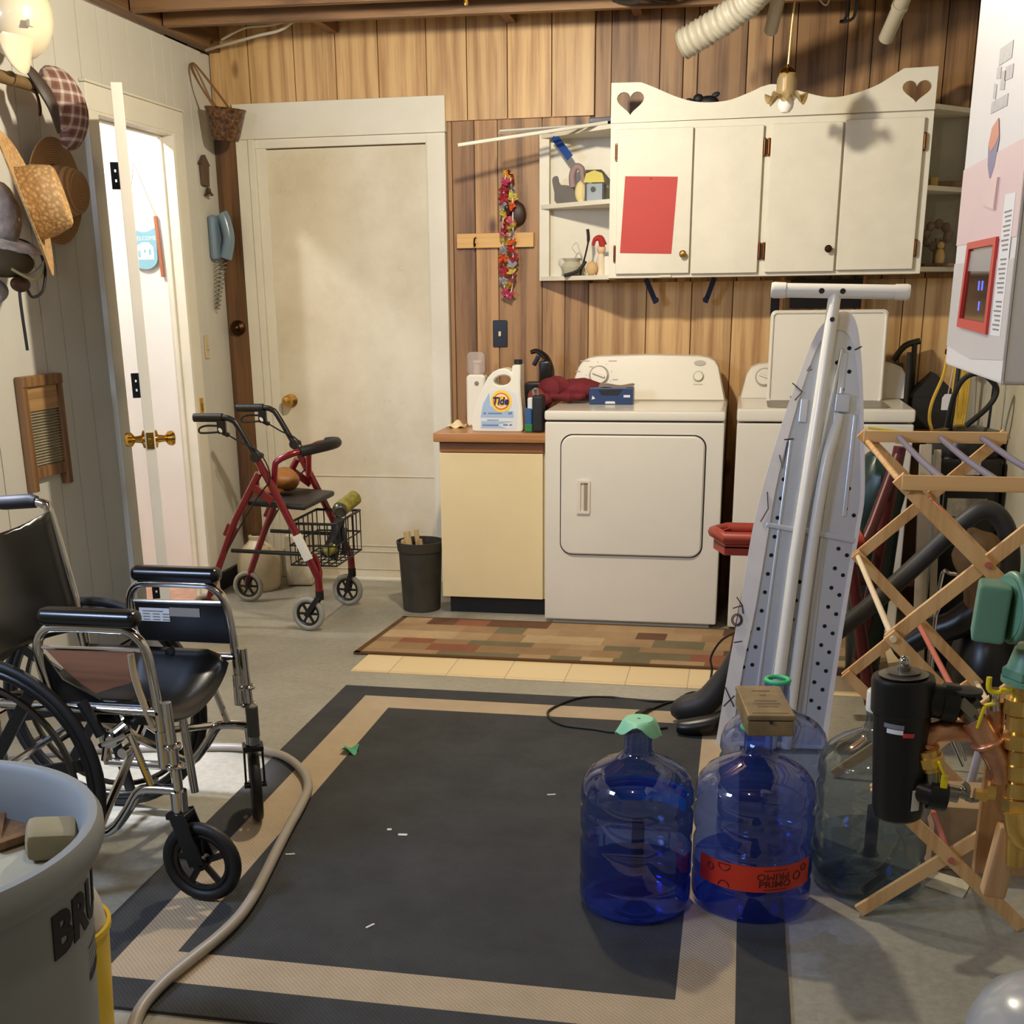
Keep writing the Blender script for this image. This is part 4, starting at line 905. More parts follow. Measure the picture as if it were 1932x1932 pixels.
# ================================================================== on the left wall
M_bam = mat('bamboo', (120, 96, 62), .4, var=.25, scale=14)
t = thing('hat_rack', 'brown bamboo hat rod on the left wall under the white hard hat', 'rack', (-2.36, 3.7, 2.05))
mb = MB(); mb.tube([(-2.36, 3.0, 2.05), (-2.33, 4.075, 2.05)], .020, 14)
for k in range(5): mb.torus((-2.3325, 4.06-.15*k, 2.05), .021, .003, (0, 1, 0), 20, 6)
obj('rod', mb, M_bam, t)
mb = MB(); mb.bb((-2.469, 3.60, 2.03), (-2.34, 3.635, 2.07), .004); mb.bb((-2.469, 3.10, 2.03), (-2.34, 3.135, 2.07), .004); obj('bracket', mb, M_stain, t)
mb = MB(); mb.tube([(-2.33, 4.02, 2.05), (-2.315, 4.03, 2.02), (-2.32, 4.05, 1.98), (-2.335, 4.07, 1.965)], .005, 8, sm=4); obj('hook', mb, M_bronze, t)
t = thing('hard_hat', 'white hard hat hanging at the upper left corner of the wall', 'hard hat', (-2.31, 3.94, 2.20))
M_hh = mat('hard_hat_white', (236, 222, 190), .3, var=.02, coat=.3)
mb = MB(); mb.ell((-2.335, 3.995, 2.245), (.105, .135, .130), (0, .1, 0)); obj('shell', mb, M_hh, t)
mb = MB(); mb.sheet(lambda u, v: Vector((-2.275-.02*v+.02*sin(pi*u), 3.80+.185*u, 2.165+.0*u-(.09*sin(pi*min(1, u*1.02))**.6+.015)*v)), 14, 6); obj('brim', mb, M_hh, t, solid=.006)
mb = MB(); mb.bb((-2.250, 3.90, 2.195), (-2.236, 3.925, 2.215), .003); obj('slot_clip', mb, M_hh, t)
def plaid():
    m, nt, b = _new('plaid_cloth'); v = _coord(nt, (1, 1, 1)); out = []
    cols = []
    for d, sc in (('Y', 9), ('Z', 9)):
        w_ = nt.nodes.new('ShaderNodeTexWave'); w_.bands_direction = d; w_.inputs['Scale'].default_value = sc; nt.links.new(v, w_.inputs['Vector'])
        cols.append(_ramp(nt, w_.outputs['Fac'], [(0.0, lin((104, 66, 54))), (0.5, lin((128, 92, 76))), (0.62, lin((62, 48, 52))), (0.75, lin((150, 120, 104))), (0.95, lin((196, 180, 168)))]))
    nt.links.new(_mixc(nt, 0.5, cols[0], cols[1]), b.inputs['Base Color']); _set(b, Roughness=.85); return m
t = thing('plaid_cap', 'reddish plaid cap with dark bill hanging on the hat rod end', 'cap', (-2.31, 4.08, 1.99))
mb = MB(); mb.tube([(-2.33, 4.095, 2.090), (-2.305, 4.165, 2.055), (-2.30, 4.215, 1.985), (-2.315, 4.22, 1.92), (-2.33, 4.195, 1.885)], lambda q: .022+.058*sin(pi*min(1, q*1.05))**.7, 16, sm=5, flat=.55, up=(1, 0, 0)); obj('crown', mb, plaid(), t)
mb = MB(); mb.tube([(-2.31, 3.95, 2.108), (-2.30, 4.03, 2.052), (-2.285, 4.07, 1.99), (-2.29, 4.10, 1.91)], lambda q: .008+.022*sin(pi*q), 10, sm=5, flat=.4, up=(1, 0, 0)); obj('bill', mb, mat('dark_leather', (62, 50, 42), .5), t)
def straw(nm, a, b_, sc=60):
    m, nt, b = _new(nm); v = _coord(nt); ch = nt.nodes.new('ShaderNodeTexVoronoi'); ch.inputs['Scale'].default_value = sc; nt.links.new(v, ch.inputs['Vector'])
    nt.links.new(_ramp(nt, ch.outputs['Distance'], [(0.15, lin(a)), (0.6, lin(b_))]), b.inputs['Base Color']); _set(b, Roughness=.7); _bump(nt, b, ch.outputs['Distance'], .6, .004); return m
def coil(nm, a, b_):
    m, nt, b = _new(nm); v = _coord(nt); wv = nt.nodes.new('ShaderNodeTexWave'); wv.wave_type = 'RINGS'; wv.rings_direction = 'X'; wv.inputs['Scale'].default_value = 42; wv.inputs['Distortion'].default_value = .6; nt.links.new(v, wv.inputs['Vector'])
    nt.links.new(_ramp(nt, wv.outputs['Fac'], [(0.1, lin(b_)), (0.6, lin(a))]), b.inputs['Base Color']); _set(b, Roughness=.6); _bump(nt, b, wv.outputs['Fac'], .5, .003); return m
def hat(nm, lab, c, ax, R0, rc, h, m, curl=0.0, roll=0.0, top=.82, cat='hat', dent=0.0, oval=1.0):
    t = thing(nm, lab, cat, c); F = frame_from(ax); Q = F.to_4x4() @ Matrix.Rotation(roll, 4, 'Z'); Q.translation = c
    mb = MB(); mb.lathe([(rc*.9, 0), (rc*1.1, -.002), (R0*.8, .0), (R0, .004), (R0, .009), (R0*.8, .006), (rc*1.02, .006)], n=40, fn=lambda r, z, a: (r*(1+(oval-1)*abs(cos(a))), z+curl*cos(2*a)*(r/R0)**2))
    mb.bm.transform(Q); obj('brim', mb, m, t)
    mb = MB(); mb.lathe([(rc, 0), (rc*.97, h*.5), (rc*top, h*.93), (rc*top*.9, h), (rc*.4, h*(1-dent)), (.002, h*(1-dent*1.3))], n=36, fn=lambda r, z, a: (r*(1+(oval-1)*abs(cos(a))), z)); mb.bm.transform(Q); obj('crown', mb, m, t)
    return t, Q
hat('straw_sunhat', 'round brown coiled straw sunhat hung behind the woven cowboy hat', (-2.415, 4.25, 1.742), (1, 0, -.05), .178, .088, .10, coil('brown_straw', (178, 138, 90), (138, 100, 60)))
t, Q = hat('cowboy_hat', 'tan woven straw cowboy hat seen from its side on the left wall', (-2.25, 3.785, 1.665), (.89, .38, .24), .222, .112, .115, straw('tan_straw', (206, 170, 114), (170, 132, 84), 75), curl=.012, roll=.3, top=.84, dent=.15, oval=1.0)
t = thing('bucket_hat', 'grey patterned cloth hat left of the woven cowboy hat', 'hat', (-2.28, 3.71, 1.67))
mb = MB(); mb.ell((-2.360, 3.80, 1.640), (.06, .085, .10), (0.2, 0, 0), fn=lambda p: 1+.05*sin(6*p.z+4*p.y)); obj('crown', mb, mat('camo_print', (206, 192, 180), .8, var=.45, scale=22), t)
mb = MB(); mb.lathe([(.075, 0), (.115, -.02), (.118, -.015), (.078, .006)], (-2.350, 3.80, 1.565), (.3, 0, 1), n=30); obj('brim', mb, mat('camo_print', (120, 106, 98), .8), t)
t = thing('olive_cap', 'olive brown cap with pale brim edge and dangling black cord', 'cap', (-2.26, 3.72, 1.50))
mb = MB(); mb.ell((-2.32, 3.74, 1.490), (.07, .115, .045)); obj('crown', mb, mat('olive_cloth', (88, 76, 54), .8), t)
mb = MB(); mb.sheet(lambda u, v: Vector((-2.255+.03*v*sin(pi*u), 3.655+.20*u, 1.470-.030*sin(pi*u)*(1+.6*v)+.03*u)), 12, 4); obj('brim_edge', mb, mat('pale_olive', (176, 162, 122), .7), t, solid=.008)
mb = MB(); mb.tube([(-2.27, 3.86, 1.53), (-2.28, 3.895, 1.47), (-2.28, 3.865, 1.405), (-2.28, 3.80, 1.385), (-2.28, 3.77, 1.41), (-2.28, 3.745, 1.42), (-2.28, 3.725, 1.39), (-2.28, 3.73, 1.22)], .005, 8, sm=5); obj('cord', mb, M_black, t)
mb = MB(); mb.ell((-2.285, 3.745, 1.425), (.02, .05, .025)); obj('band', mb, mat('dark_brown_leather', (74, 44, 28), .5), t)
mb = MB(); mb.ell((-2.37, 3.68, 1.405), (.06, .09, .045)); single('grey_beanie', mb, mat('grey_knit', (152, 150, 156), .9, var=.1), 'grey soft hat lowest in the cluster on the left wall', 'hat')
# washboard
t = thing('washboard', 'old wooden washboard with metal ribs hanging on the left wall', 'washboard', (-2.46, 4.06, .73))
M_wb = wood('washboard_wood', (146, 104, 62), (96, 64, 36), 2, 1.2)
for y in (3.945, 4.178):
    mb = MB(); mb.bb((-2.468, y-.016, .722), (-2.438, y+.016, 1.118), .003); obj('side_rail', mb, M_wb, t)
mb = MB(); mb.bb((-2.468, 3.93, 1.085), (-2.434, 4.194, 1.122), .004); obj('top_rail', mb, M_wb, t)
mb = MB(); mb.bb((-2.464, 3.96, 1.0), (-2.446, 4.165, 1.086), .002); obj('soap_panel', mb, wood('soap_panel', (178, 138, 88), (140, 100, 58), 1, 1.2), t)
mb = MB(); mb.bb((-2.466, 3.96, .765), (-2.444, 4.165, .805), .002); obj('bottom_rail', mb, M_wb, t)
mb = MB(); N = 66
mb.sheet(lambda u, v: Vector((-2.452+.006*sin(2*pi*20*v), 3.96+.205*u, .80+.20*v)), 1, 160); obj('ribbed_plate', mb, mat('tin_plate', (196, 186, 160), .4, .3, var=.15), t, ang=80)
# wicker basket
t = thing('wicker_basket', 'dark wicker basket with tall hoop handle hung high near the corner', 'basket', (-2.36, 5.68, 2.10))
def weave():
    m, nt, b = _new('wicker'); v = _coord(nt, (1, 1, 1)); br = nt.nodes.new('ShaderNodeTexBrick'); br.inputs['Scale'].default_value = 45; nt.links.new(v, br.inputs['Vector'])
    br.inputs['Color1'].default_value = (*lin((96, 60, 34)), 1); br.inputs['Color2'].default_value = (*lin((60, 36, 20)), 1); br.inputs['Mortar'].default_value = (*lin((22, 14, 8)), 1)
    n = _noise(nt, v, 60, 2); nt.links.new(_mixc(nt, .4, br.outputs[0], _ramp(nt, n, [(.4, lin((30, 18, 10))), (.65, lin((150, 104, 60)))])), b.inputs['Base Color']); _set(b, Roughness=.3); _bump(nt, b, n, .8, .006); return m
mb = MB(); mb.lathe([(0, 0), (.060, 0), (.068, .02), (.090, .125), (.094, .13), (.090, .135), (.082, .12), (.06, .015), (0, .012)], (-2.345, 5.66, 2.055), (.12, -.05, 1), n=32, fn=lambda r, z, a: (r*(1+.02*sin(16*a)*cos(z*180)), z)); obj('bowl', mb, weave(), t)
mb = MB()
for q in (0, .012): mb.tube([(-2.345, 5.578-q, 2.18), (-2.40, 5.560, 2.27), (-2.445, 5.58+q, 2.345), (-2.455, 5.63, 2.372), (-2.44, 5.68-q, 2.345), (-2.385, 5.725-q, 2.26), (-2.33, 5.745, 2.175)], .0045, 6, sm=5)
obj('handle', mb, mat('cane', (128, 90, 54), .5), t)
t = thing('wind_chime', 'small brown birdhouse shaped ornament with bell hanging above the phone', 'ornament', (-2.46, 5.65, 1.9))
yz = lambda: Matrix.Translation((-2.466, 0, 0)) @ Matrix(((0, 0, 1, 0), (1, 0, 0, 0), (0, 1, 0, 0), (0, 0, 0, 1)))
mb = MB(); mb.plate([(5.635, 1.87), (5.69, 1.865), (5.70, 1.955), (5.715, 1.955), (5.665, 2.0), (5.615, 1.96), (5.63, 1.955)], [], .018, yz()); obj('house', mb, mat('weathered_brown', (92, 70, 52), .7, var=.2), t)
mb = MB(); mb.lathe([(.004, .0), (.010, -.004), (.014, -.022), (.022, -.032), (.022, -.036), (.004, -.03)], (-2.45, 5.675, 1.862), n=20); obj('bell', mb, mat('old_bell', (96, 80, 60), .4, .7), t)
# phone
M_ph = mat('phone_blue', (112, 132, 148), .25, var=.03, coat=.4)
t = thing('wall_phone', 'grey blue corded telephone on the left wall near the corner', 'telephone', (-2.46, 5.71, 1.64))
mb = MB(); mb.bb((-2.469, 5.672, 1.545), (-2.43, 5.765, 1.745), .016); obj('base', mb, M_ph, t)
mb = MB(); mb.tube([(-2.415, 5.735, 1.555), (-2.405, 5.735, 1.585), (-2.392, 5.735, 1.645), (-2.405, 5.735, 1.72), (-2.418, 5.735, 1.748)], lambda q: .028+.006*abs(q-.5), 14, sm=4, up=(0, 1, 0)); obj('handset', mb, M_ph, t)
mb = MB(); H = []
for k in range(230):
    q = k/229; ph = 2*pi*24*q; c = Vector((-2.44, 5.70, 1.545)).lerp(Vector((-2.45, 5.675, 1.325)), min(1, q*2)) if q < .5 else Vector((-2.45, 5.675, 1.325)).lerp(Vector((-2.42, 5.735, 1.55)), (q-.5)*2)
    H.append(c+Vector((.011*cos(ph), .011*sin(ph), 0)))
mb.tube(H, .0025, 5); obj('coil_cord', mb, mat('cord_grey', (128, 124, 112), .5), t)
mb = MB(); mb.bb((-2.469, 5.535, 1.105), (-2.463, 5.575, 1.21), .002); t = thing('light_switch', 'beige light switch plate on the left wall beside the doorway', 'switch', (-2.47, 5.55, 1.15)); obj('plate', mb, mat('beige_switch', (206, 186, 148), .4), t)
mb = MB(); mb.bb((-2.463, 5.548, 1.145), (-2.452, 5.560, 1.168), .002); obj('toggle', mb, mat('beige_switch', (206, 186, 148), .4), t)
mb = MB(); mb.lathe([(0, 0), (.036, 0), (.036, .012), (.026, .020), (.018, .024), (.016, .04), (.006, .046), (0, .047)], (-2.415, 5.828, 1.235), (0, -1, 0), 26); single('door_chime_knob', mb, M_bronze, 'dark round metal knob on the stained corner board', 'knob')
# welcome sign in the hallway
t = thing('welcome_sign', 'blue hanging welcome sign with a white house in the hallway', 'sign', (-2.82, 5.73, 1.62))
Y0 = 5.738; SX = .072
mb = MB(); P = [(-2.955, 1.70)]+[(-2.955+.13*k/10, 1.70-.022*sin(pi*k/10)) for k in range(1, 10)]+[(-2.825, 1.70), (-2.828, 1.58)]+[(-2.892+.064*cos(a), 1.565-.055*sin(a)) for a in [pi*k/12 for k in range(13)]]+[(-2.955, 1.58)]
mb.plate([(a+SX, b) for a, b in P], [], .012, upright(Y0)); obj('board', mb, mat('sky_blue', (138, 186, 200), .5), t)
for x in (-2.966+SX, -2.822+SX):
    mb = MB(); mb.bar((x, Y0-.008, 1.748), (x+.012, Y0-.008, 1.475), .016, .016, .002); obj('slat', mb, wood('sign_slat', (170, 104, 66), (130, 76, 44)), t)
mb = MB(); mb.tube([(-2.962+SX, Y0-.008, 1.745), (-2.906+SX, Y0-.012, 1.985), (-2.82+SX, Y0-.008, 1.745)], .0025, 6); obj('cord', mb, mat('twine', (176, 160, 140), .8), t)
text('lettering', 'WELCOME', .026, mat('white_paint', (240, 240, 236), .5, var=0), t, Matrix.Translation((-2.89+SX, Y0-.0125, 1.650)) @ XZ, .0006)
mb = MB(); mb.plate([(-2.935, 1.615), (-2.90, 1.632), (-2.868, 1.632), (-2.845, 1.61), (-2.845, 1.555), (-2.935, 1.555)], [[(-2.925, 1.565), (-2.925, 1.595), (-2.912, 1.595), (-2.912, 1.565)], [(-2.895, 1.585), (-2.895, 1.60), (-2.885, 1.60), (-2.885, 1.585)], [(-2.87, 1.575), (-2.87, 1.60), (-2.858, 1.60), (-2.858, 1.575)]], .001, Matrix.Translation((SX, 0, 0)) @ upright(Y0-.0122)); obj('house', mb, mat('white_paint', (240, 240, 236), .5), t)

# ================================================================== on the back wall
t = thing('peg_rail', 'short pale pine peg rail with a hook on the cedar wall', 'peg rail', (-1.134, 5.845, 1.58))
mb = MB(); mb.bb((-1.314, 5.826, 1.58), (-.954, 5.848, 1.644), .003); obj('board', mb, wood('pine_board', (222, 176, 106), (196, 146, 80), 0, .6), t)
mb = MB(); mb.tube([(-1.224, 5.826, 1.625), (-1.224, 5.80, 1.618), (-1.224, 5.79, 1.60), (-1.224, 5.80, 1.588), (-1.224, 5.815, 1.598)], .004, 8, sm=4); obj('hook', mb, M_bronze, t)
t = thing('switch_plate', 'black switch plate on the cedar wall left of the dryer', 'switch', (-1.117, 5.846, 1.20))
mb = MB(); mb.rbox((-1.117, 5.846, 1.199), .070, .006, .122, .006, 4, .002); obj('plate', mb, M_blkpl, t)
mb = MB(); mb.bb((-1.123, 5.832, 1.188), (-1.111, 5.844, 1.210), .002); obj('toggle', mb, mat('ivory', (226, 212, 176), .4), t)
t = thing('flower_garland', 'multicoloured flower lei hanging on the cedar wall over the peg rail', 'garland', (-1.066, 5.80, 1.36))
mb = MB(); mb.tube([(-1.068, 5.80, 1.90), (-1.087, 5.80, 1.80), (-1.09, 5.80, 1.45), (-1.068, 5.80, 1.365), (-1.047, 5.80, 1.45), (-1.047, 5.80, 1.80)], .003, 6, True, sm=5); obj('string', mb, mat('white_string', (222, 216, 206), .7), t)
mb = MB(); mb.cyl((-1.066, 5.848, 1.905), (-1.066, 5.80, 1.905), .004); obj('nail', mb, M_bronze, t)
fc = [(226, 170, 40), (176, 56, 92), (150, 26, 40), (214, 92, 40), (150, 150, 156), (196, 90, 110), (206, 186, 80), (168, 30, 30)]
flw = {}
rf = random.Random(5)
def flower_mesh(ci):
    mb = MB()
    for k in range(5):
        a = 2*pi*k/5
        mb.sheet(lambda u, v: Vector((cos(a)*.026*v+(-sin(a))*(u-.5)*.026*sin(pi*min(.98, v*.9+.1)), sin(a)*.026*v+cos(a)*(u-.5)*.026*sin(pi*min(.98, v*.9+.1)), .010*v*v+.004*sin(pi*u))), 4, 5)
    return obj('flower', mb, mat('petal_%d' % ci, fc[ci], .7, var=.15, scale=30), t, world=False)
i = 0
for side in (0, 1):
    for k in range(17):
        z = 1.885-.505*k/16; x = -1.087 if side == 0 else -1.048
        if k < 2: x = -1.068+(x+1.068)*.5
        if k > 14: x = -1.068+(x+1.068)*(.75 if k == 15 else .3)
        ci = [0, 1, 2, 2, 4, 6, 3, 2, 5, 6, 4, 3, 7, 2, 4, 6, 1][(k+side*2) % 17]
        if ci not in flw: o = flw[ci] = flower_mesh(ci)
        else: o = flw[ci].copy(); COL.objects.link(o); o.parent = t
        M = Matrix.Translation((x+rf.uniform(-.006, .006), 5.795, z)) @ Euler((rf.uniform(-2.4, -.5), rf.uniform(-.7, .7), rf.uniform(0, 6))).to_matrix().to_4x4()
        o.matrix_basis = Matrix.Translation((1.066, -5.80, -1.36)) @ M
mb = MB(); mb.ell((-1.035, 5.826, 1.725), (.046, .021, .052)); single('dark_ornament', mb, mat('dark_nut', (58, 34, 24), .5), 'dark round thing on the wall behind the flower lei', 'ornament')

# things on the worktop and dryer
M_jug = mat('jug_plastic', (236, 232, 218), .35, var=.01)
t = thing('detergent_jug', 'white laundry detergent jug with orange and yellow bullseye logo', 'jug', (-1.015, 5.29, .811))
y = 5.29; sc = 1.0
def jug_pt(x, z): return (-1.015+(x), .811+z)
out = [(-.110, .006), (-.102, .0), (.100, .0), (.108, .006), (.110, .02), (.107, .09), (.101, .15), (.099, .20), (.101, .279), (.066, .279), (.064, .246), (.052, .259), (.032, .265), (.008, .262), (-.018, .250), (-.040, .228), (-.060, .190), (-.084, .14), (-.104, .08), (-.112, .03)]
hole = [(.022+.037*cos(a), .215+.021*sin(a)+.004*cos(a)) for a in [2*pi*k/20 for k in range(20)]]
mb = MB(); mb.plate([jug_pt(*p) for p in out], [[jug_pt(*p) for p in hole]], .105, upright(y+.045))
bmesh.ops.remove_doubles(mb.bm, verts=mb.bm.verts, dist=1e-5)
eds = [e for e in mb.bm.edges if len(e.link_faces) == 2 and e.calc_face_angle(0) > 1.2]
bmesh.ops.bevel(mb.bm, geom=eds, offset=.009, segments=3, affect='EDGES', clamp_overlap=True)
obj('body', mb, M_jug, t, ang=60)
mb = MB(); mb.cyl((-.932, y-.008, 1.090), (-.932, y-.008, 1.110), .018, n=20); obj('cap', mb, M_black, t)
yf = y-.0607
mb = MB(); mb.plate([jug_pt(*p) for p in [(-.078, .012), (.082, .012), (.090, .10), (.080, .16), (.03, .185), (-.025, .17), (-.065, .12), (-.075, .06)]], [], .0006, upright(yf)); lb_ = obj('front_label', mb, mat('label_pale', (222, 226, 226), .4, var=0), t)
mb = MB(); mb.plate([jug_pt(*p) for p in [(-.074, .06), (-.062, .115), (-.035, .165), (-.03, .11), (.0, .088), (.07, .088), (.072, .06)]], [], .0006, upright(yf-.0007)); mb.plate([jug_pt(*p) for p in [(-.072, .016), (.04, .016), (.0, .03), (.07, .045), (-.07, .045)]], [], .0006, upright(yf-.0007)); obj('blue_wave', mb, mat('label_blue', (166, 192, 222), .4, var=0), lb_)
for r_, c_, dz in ((.046, (246, 214, 84), .0014), (.036, (232, 120, 36), .0021), (.029, (250, 244, 226), .0028), (.024, (244, 190, 60), .0032)):
    mb = MB(); cx_, cz_ = jug_pt(.018, .129); mb.plate([(cx_+r_*cos(2*pi*k/40), cz_+r_*sin(2*pi*k/40)) for k in range(40)], [], .0007, upright(yf-dz)); obj('logo_ring', mb, mat('logo_%d' % c_[1], c_, .4, var=0), lb_)
text('lettering', 'Tide', .044, mat('logo_navy', (28, 36, 96), .4, var=0), lb_, Matrix.Translation((-1.015+.016, yf-.0042, .811+.129)) @ XZ @ Matrix(((1, .18, 0, 0), (0, 1, 0, 0), (0, 0, 1, 0), (0, 0, 0, 1))), .0009, sx=.88, bold=.0016)
text('lettering', '64', .016, mat('logo_navy', (28, 36, 96), .4, var=0), lb_, Matrix.Translation((-1.015+.056, yf-.0016, .811+.079)) @ XZ, .0004)
mb = MB()
for x, z, w_, h in ((-.01, .078, .06, .006), (-.055, .078, .012, .008), (-.03, .028, .07, .006), (.035, .03, .02, .006), (.058, .03, .012, .006), (-.02, .05, .05, .003)):
    a, b_ = jug_pt(x, z); mb.box((a, yf-.0017, b_), (w_, .0006, h))
obj('small_print', mb, mat('print_blue', (116, 132, 176), .5, var=0), lb_)
t = thing('softener_bottle', 'slim white bottle with clear cap behind the detergent jug', 'bottle', (-1.10, 5.46, .811))
mb = MB(); mb.rbox((-1.150, 5.46, .925), .085, .07, .226, .018, 5, .008); obj('body', mb, M_jug, t)
mb = MB(); mb.rbox((-1.150, 5.46, 1.085), .080, .062, .10, .02, 5, .008); obj('clear_cap', mb, clear('frosted_cap', (236, 226, 222), .1, 1.3, .35, (232, 222, 216)), t)
mb = MB(); mb.cyl((-1.150, 5.46, 1.036), (-1.150, 5.46, 1.085), .016); mb.bb((-1.165, 5.44, 1.085), (-1.125, 5.47, 1.10), .004); obj('pump', mb, M_jug, t)
mb = MB(); mb.lathe([(0, 0), (.010, 0), (.010, .001), (0, .001)], (-1.145, 5.4245, 1.0), (0, -1, 0), 18); obj('badge', mb, M_greyp, t)
mb = MB(); mb.sheet(lambda u, v: Vector((-1.270+.075*u, 5.36+.08*v, .815+.022*sin(pi*u)*sin(pi*v)+.006*sin(9*u+5*v))), 10, 8); single('cream_cloth', mb, mat('cream_rag', (226, 206, 160), .8), 'crumpled cream cloth at the left end of the countertop', 'cloth', solid=.006)
t = thing('spray_bottle', 'small blue and green bottle with white label right of the detergent jug', 'bottle', (-.875, 5.24, .811))
mb = MB(); mb.rbox((-.878, 5.24, .875), .028, .04, .075, .006, 4, .004); obj('upper_body', mb, mat('bottle_blue', (58, 98, 150), .3), t)
mb = MB(); mb.rbox((-.878, 5.238, .829), .032, .044, .034, .006, 4, .004); obj('lower_body', mb, mat('bottle_green', (52, 132, 74), .3), t)
mb = MB(); mb.rbox((-.872, 5.238, .93), .022, .03, .05, .006, 4, .004); obj('label_sleeve', mb, mat('label_white', (222, 222, 220), .5), t)
mb = MB(); mb.bb((-.862, 5.21, .8115), (-.815, 5.30, .965), .012); t = thing('black_pouch', 'black zip pouch between the blue green bottle and the dryer', 'pouch', (-.84, 5.25, .811)); obj('body', mb, mat('black_pouch', (26, 26, 28), .6), t)
mb = MB(); mb.tube([(-.855, 5.23, .965), (-.86, 5.235, .985), (-.845, 5.24, .99), (-.84, 5.24, .965)], .006, 8, sm=4); obj('clasp', mb, mat('dull_silver', (150, 150, 150), .35, .8), t)
mb = MB(); mb.tube([(-.93, 5.60, 1.125), (-.90, 5.60, 1.13), (-.862, 5.59, 1.105), (-.84, 5.58, 1.06), (-.838, 5.57, 1.02)], lambda q: .016+.012*q, 10, sm=4, flat=.6); mb.bb((-.885, 5.54, .98), (-.835, 5.60, 1.09), .012); mb.bb((-.95, 5.52, .8115), (-.84, 5.60, 1.00), .015); mb.box((-.905, 5.60, 1.09), (.02, .02, .05), .004, (0, .5, 0))
single('cordless_tool', mb, M_blkpl, 'black hand tool with curved top standing behind the detergent jug', 'tool')
mb = MB(); mb.ell((-.875, 5.44, .94), (.045, .045, .036), fn=lambda p: 1+.08*sin(7*p.x+5*p.y)); mb.cyl((-.875, 5.44, .8115), (-.875, 5.44, .92), .03); single('red_lidded_jar', mb, mat('red_brown', (140, 56, 40), .5, var=.3, scale=20), 'reddish brown lidded jar behind the black pouch', 'jar')
mb = MB(); mb.ell((-.700, 5.50, .970), (.105, .065, .048), (0, -.05, 0), fn=lambda p: 1+.10*sin(6*p.x+3*p.y)*cos(5*p.z+2*p.x)); mb.ell((-.80, 5.47, .975), (.07, .06, .050), fn=lambda p: 1+.14*sin(7*p.y+5*p.x)); mb.ell((-.755, 5.45, .946), (.09, .05, .025), fn=lambda p: 1+.15*sin(9*p.x)); mb.ell((-.838, 5.42, .93), (.035, .03, .03)); single('burgundy_cloth', mb, mat('burgundy_cloth', (112, 30, 38), .85, var=.2, scale=18, bump=.4, bscale=10), 'crumpled burgundy cloth lying on the left of the dryer top', 'cloth')
t = thing('tissue_box', 'navy blue box with an open torn top on the dryer', 'box', (-.545, 5.42, .914))
mb = MB(); mb.bb((-.640, 5.39, .9145), (-.450, 5.47, .985), .004); obj('carton', mb, mat('box_navy', (42, 62, 104), .35, var=.05), t)
mb = MB(); mb.plate([(-.60, .975), (-.585, .955), (-.515, .955), (-.495, .978)], [], .002, upright(5.3895)); obj('opening', mb, M_black, t)
mb = MB(); mb.sheet(lambda u, v: Vector((-.60+.15*u, 5.40+.06*v, .986+.012*sin(pi*v)+.004*sin(8*u))), 8, 5); obj('foil', mb, mat('foil_silver', (190, 182, 176), .25, .7), t, solid=.001)
mb = MB(); mb.plate([(-.570, .918), (-.525, .918), (-.528, .928), (-.567, .928)], [], .001, upright(5.3895)); mb.plate([(-.49, .945), (-.462, .945), (-.462, .955), (-.49, .955)], [], .001, upright(5.3895)); mb.plate([(-.628, .935), (-.612, .94), (-.625, .952)], [], .001, upright(5.3895)); obj('print', mb, mat('label_white', (222, 222, 220), .5), t)

# ================================================================== overhead
t = thing('pendant_lamp', 'small pendant lamp with ruffled frosted glass shade before the wall cabinet', 'lamp', (.118, 5.10, 2.03))
LX, LY = .118, 5.10
mb = MB(); mb.tube([(LX+.016, LY, 2.44), (LX+.006, LY, 2.30), (LX, LY, 2.158)], .0035, 8); obj('cord', mb, mat('gold_cord', (220, 190, 120), .4, .5), t)
mb = MB(); mb.lathe([(0, .03), (.008, .03), (.010, .022), (.024, .012), (.030, 0), (.028, -.008), (0, -.008)], (LX, LY, 2.142), n=24); obj('cap', mb, M_brass2, t)
fg = clear('frosted_glass', (232, 216, 176), .3, 1.4, .38, (206, 186, 142))
mb = MB(); mb.lathe([(.022, .095), (.030, .092), (.036, .075), (.036, .035), (.042, .022), (.056, .014), (.074, .012)], (LX, LY, 2.045), n=60, fn=lambda r, z, a: (r*(1+(.08 if r > .05 else 0)*cos(6*a)*(r-.04)/.04), z+(.020*cos(6*a+.8)*(r-.04)/.035 if r > .044 else 0))); obj('glass_shade', mb, fg, t, solid=.002)
mb = MB(); mb.lathe([(0, -.035), (.016, -.032), (.027, -.018), (.030, -.002), (.027, .014), (.016, .03), (.013, .05), (0, .052)], (LX, LY, 2.042), n=26); obj('bulb', mb, mat('bulb_white', (236, 230, 224), .2, var=0), t)
mb = MB(); mb.cyl((LX, LY, 2.09), (LX, LY, 2.14), .014); obj('socket', mb, M_brass, t)
# pull chain and lampholder of the bare ceiling bulb
t = thing('ceiling_lampholder', 'bare bulb lampholder with a pull chain on the ceiling joist', 'lamp', (-.80, 3.88, 2.44))
mb = MB(); mb.cyl((-.80, 3.88, 2.44), (-.80, 3.88, 2.41), .055, .04); obj('holder', mb, M_hh, t)
mb = MB(); mb.lathe([(0, -.0), (.014, 0), (.014, -.035), (.030, -.075), (.024, -.10), (0, -.112)], (-.80, 3.88, 2.412), n=22); obj('bulb', mb, clear('bulb_glass', (255, 250, 240), .1, 1.1), t)
mb = MB(); mb.tube([(-.84, 3.90, 2.42), (-.843, 3.925, 2.32), (-.843, 3.925, 2.21)], .002, 6); mb.lathe([(0, 0), (.003, -.002), (.007, -.028), (.005, -.036), (0, -.037)], (-.843, 3.925, 2.222), n=14); obj('pull_chain', mb, M_brass2, t)
